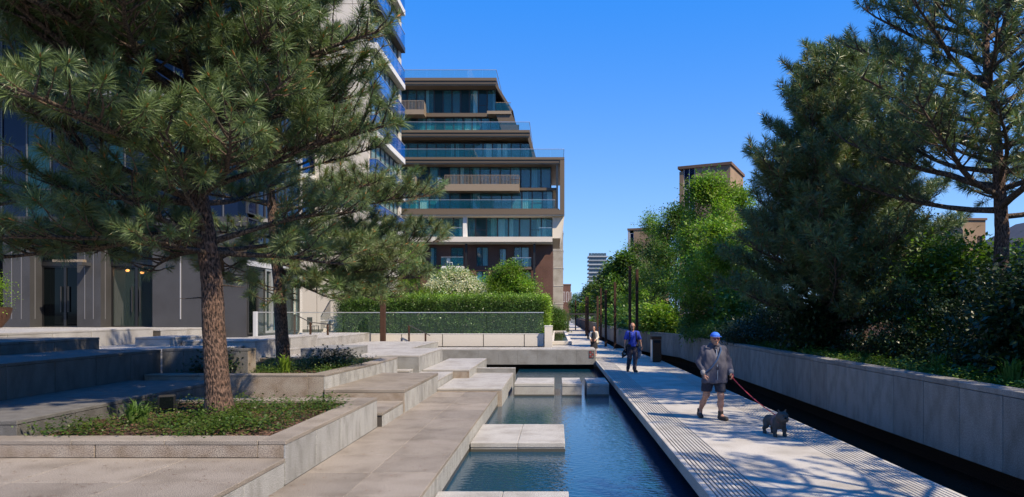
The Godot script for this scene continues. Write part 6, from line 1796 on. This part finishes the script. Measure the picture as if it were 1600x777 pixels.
	# ---- man in blue
	t = thing("person", "bald walking person in royal blue shirt and dark trousers, jacket tied round the waist", "person", P(2.84, 0.0, 25.4), 0.05)
	hd = Vector3(0.0, 1.68, 0.03)
	b = MB.new()
	arms = [[Vector3(-0.19, 1.45, 0), Vector3(-0.27, 1.18, 0.0), 0.052, 0.043], [Vector3(-0.27, 1.18, 0.0), Vector3(-0.30, 0.93, 0.07), 0.042, 0.028], [Vector3(0.19, 1.45, 0), Vector3(0.28, 1.18, -0.01), 0.052, 0.043], [Vector3(0.28, 1.18, -0.01), Vector3(0.325, 0.94, 0.08), 0.042, 0.028]]
	legs = [[Vector3(-0.09, 0.92, 0), Vector3(-0.11, 0.5, 0.02), 0.09, 0.06], [Vector3(-0.11, 0.5, 0.02), Vector3(-0.15, 0.1, -0.16), 0.055, 0.04], [Vector3(0.09, 0.92, 0), Vector3(0.09, 0.5, 0.12), 0.09, 0.06], [Vector3(0.09, 0.5, 0.12), Vector3(0.06, 0.1, 0.14), 0.055, 0.04]]
	torso = [[Vector3(-0.07, 0.95, 0), Vector3(0.07, 0.95, 0), 0.12, 0.12], [Vector3(0, 1.0, 0), Vector3(0, 1.2, 0), 0.14, 0.14], [Vector3(-0.09, 1.36, 0), Vector3(0.09, 1.36, 0), 0.115, 0.115], [Vector3(0, 1.44, 0), Vector3(0, 1.6, 0.01), 0.06, 0.056]]
	nets(b, arms + legs + torso, 0.017, 0.05)
	nets(b, head_bones(hd, 1.0) + [[Vector3(0, 1.5, 0), hd + Vector3(0, -0.05, -0.02), 0.056, 0.056]], 0.009, 0.02)
	nets(b, hand_bones(Vector3(-0.30, 0.935, 0.07), Vector3(-0.05, -0.95, 0.2), Vector3(0.8, 0, 0), Vector3(0.1, 0.1, 0.9), 0.45), 0.006, 0.008)
	nets(b, hand_bones(Vector3(0.325, 0.945, 0.08), Vector3(0.08, -0.95, 0.2), Vector3(-0.8, 0, 0), Vector3(-0.1, 0.1, 0.9), 0.45), 0.006, 0.008)
	part(t, "body", b.mesh(), skin2)
	body_part(t, "shirt", [[Vector3(-0.10, 1.36, 0), Vector3(0.10, 1.36, 0), 0.135, 0.135], [Vector3(0, 1.25, 0.02), Vector3(0, 0.98, 0.03), 0.165, 0.165], [Vector3(-0.16, 1.46, 0), Vector3(0.16, 1.46, 0), 0.07, 0.07], [Vector3(-0.19, 1.45, 0), Vector3(-0.255, 1.24, 0), 0.075, 0.072], [Vector3(0.19, 1.45, 0), Vector3(0.265, 1.24, 0), 0.075, 0.072]], 0.015, 0.035, blue_m, [[Vector3(0, 0.94, 0), Vector3(0, -1, 0)], [Vector3(0, 1.525, 0), Vector3(0, 1, 0)]], 0.02)
	body_part(t, "trousers", [[Vector3(-0.07, 0.94, 0), Vector3(0.07, 0.94, 0), 0.145, 0.145], [Vector3(-0.095, 0.88, 0), Vector3(-0.115, 0.5, 0.02), 0.115, 0.085], [Vector3(-0.115, 0.5, 0.02), Vector3(-0.15, 0.12, -0.15), 0.085, 0.07], [Vector3(0.095, 0.88, 0), Vector3(0.09, 0.5, 0.12), 0.115, 0.085], [Vector3(0.09, 0.5, 0.12), Vector3(0.06, 0.12, 0.14), 0.085, 0.07]], 0.015, 0.03, navy_m, [[Vector3(0, 1.02, 0), Vector3(0, 1, 0)]], 0.025)
	for q in [[-0.15, -0.16, -0.02], [0.06, 0.14, 0.05]]:
		body_part(t, "shoe", [[Vector3(q[0], 0.055, q[1] - 0.03), Vector3(q[0] + q[2], 0.04, q[1] + 0.16), 0.055, 0.045]], 0.012, 0.02, black_m, [[Vector3(0, 0.004, 0), Vector3(0, -1, 0)]])
	body_part(t, "tied_jacket", [[Vector3(-0.13, 0.98, 0.06), Vector3(0.13, 0.98, 0.06), 0.115, 0.115, Vector3(1, 0.55, 1)], [Vector3(-0.2, 0.9, -0.06), Vector3(-0.29, 0.66, -0.10), 0.06, 0.10, Vector3(1, 1, 0.35)], [Vector3(-0.29, 0.66, -0.10), Vector3(-0.36, 0.52, -0.10), 0.09, 0.03, Vector3(1, 1, 0.35)]], 0.014, 0.03, black_m)
	body_part(t, "jacket_sleeve", [[Vector3(0.17, 0.95, 0.08), Vector3(0.24, 0.72, 0.06), 0.05, 0.085, Vector3(1, 1, 0.4)], [Vector3(0.24, 0.72, 0.06), Vector3(0.23, 0.53, 0.05), 0.085, 0.05, Vector3(1, 1, 0.4)]], 0.014, 0.02, denim_m)
	body_part(t, "sunglasses", [[hd + Vector3(-0.045, 0.015, 0.10), hd + Vector3(0.045, 0.015, 0.10), 0.022, 0.022, Vector3(1, 0.8, 0.6)]], 0.007, 0.005, black_m)
	for s in [-1, 1]:
		b = MB.new(); b.tube([Vector3(0.12 * s, 1.52, -0.03), Vector3(0.125 * s, 1.46, 0.12), Vector3(0.12 * s, 1.25, 0.17), Vector3(0.15 * s, 1.1, 0.10)], [0.02, 0.022, 0.02, 0.018], 6)
		part(t, "strap", b.mesh(), black_m)

	# ---- woman beyond the pool slab
	t = thing("person", "dark-haired person in cream jacket and black dress beyond the pool slab", "person", P(1.92, 0.0, 34.6), -0.35)
	hd = Vector3(0, 1.40, 0.0)
	b = MB.new()
	nets(b, [[Vector3(-0.07, 0.8, 0), Vector3(-0.07, 0.42, 0.04), 0.08, 0.05], [Vector3(-0.07, 0.42, 0.04), Vector3(-0.07, 0.08, 0.0), 0.045, 0.032], [Vector3(0.07, 0.8, 0), Vector3(0.07, 0.42, -0.03), 0.08, 0.05], [Vector3(0.07, 0.42, -0.03), Vector3(0.07, 0.08, -0.1), 0.045, 0.032], [Vector3(-0.07, 0.05, 0), Vector3(-0.07, 0.04, 0.12), 0.035, 0.03], [Vector3(0.07, 0.05, -0.1), Vector3(0.07, 0.04, 0.02), 0.035, 0.03],
		[Vector3(0, 0.8, 0), Vector3(0, 1.15, 0), 0.12, 0.1], [Vector3(-0.14, 1.2, 0), Vector3(0.14, 1.2, 0), 0.05, 0.05], [Vector3(0, 1.2, 0), Vector3(0, 1.34, 0), 0.045, 0.045], [Vector3(-0.15, 1.2, 0), Vector3(-0.2, 0.97, 0.02), 0.04, 0.033], [Vector3(-0.2, 0.97, 0.02), Vector3(-0.14, 0.85, 0.15), 0.033, 0.024], [Vector3(0.15, 1.2, 0), Vector3(0.2, 0.97, 0.02), 0.04, 0.033], [Vector3(0.2, 0.97, 0.02), Vector3(0.15, 0.85, 0.15), 0.033, 0.024]], 0.018, 0.04)
	nets(b, head_bones(hd, 0.86), 0.011, 0.02)
	nets(b, hand_bones(Vector3(-0.14, 0.85, 0.15), Vector3(0.4, -0.5, 0.6), Vector3(0.5, 0, -0.5), Vector3(0.3, 0.8, 0), 0.6), 0.008, 0.008)
	nets(b, hand_bones(Vector3(0.15, 0.85, 0.15), Vector3(-0.4, -0.5, 0.6), Vector3(-0.5, 0, -0.5), Vector3(-0.3, 0.8, 0), 0.6), 0.008, 0.008)
	part(t, "body", b.mesh(), skin)
	body_part(t, "dress", [[Vector3(0, 1.15, 0.02), Vector3(0, 0.85, 0.02), 0.115, 0.14], [Vector3(0, 0.85, 0.02), Vector3(0, 0.42, 0.0), 0.14, 0.2]], 0.016, 0.03, black_m, [[Vector3(0, 0.40, 0), Vector3(0, -1, 0)]])
	body_part(t, "jacket", [[Vector3(-0.09, 1.18, -0.03), Vector3(-0.12, 0.72, -0.03), 0.1, 0.1], [Vector3(0.09, 1.18, -0.03), Vector3(0.12, 0.72, -0.03), 0.1, 0.1], [Vector3(-0.15, 1.2, 0), Vector3(-0.21, 0.96, 0.02), 0.065, 0.06], [Vector3(-0.21, 0.96, 0.02), Vector3(-0.15, 0.86, 0.13), 0.06, 0.045], [Vector3(0.15, 1.2, 0), Vector3(0.21, 0.96, 0.02), 0.065, 0.06], [Vector3(0.21, 0.96, 0.02), Vector3(0.16, 0.86, 0.13), 0.06, 0.045]], 0.016, 0.02, cream_m)
	body_part(t, "hair", [[hd + Vector3(0, 0.045, -0.02), hd + Vector3(0, 0.03, -0.03), 0.092, 0.094], [hd + Vector3(0, -0.02, -0.05), hd + Vector3(0, -0.16, -0.05), 0.07, 0.055]], 0.012, 0.03, hair_m, [[hd + Vector3(0, 0, 0.055), Vector3(0, -0.3, 1)]])
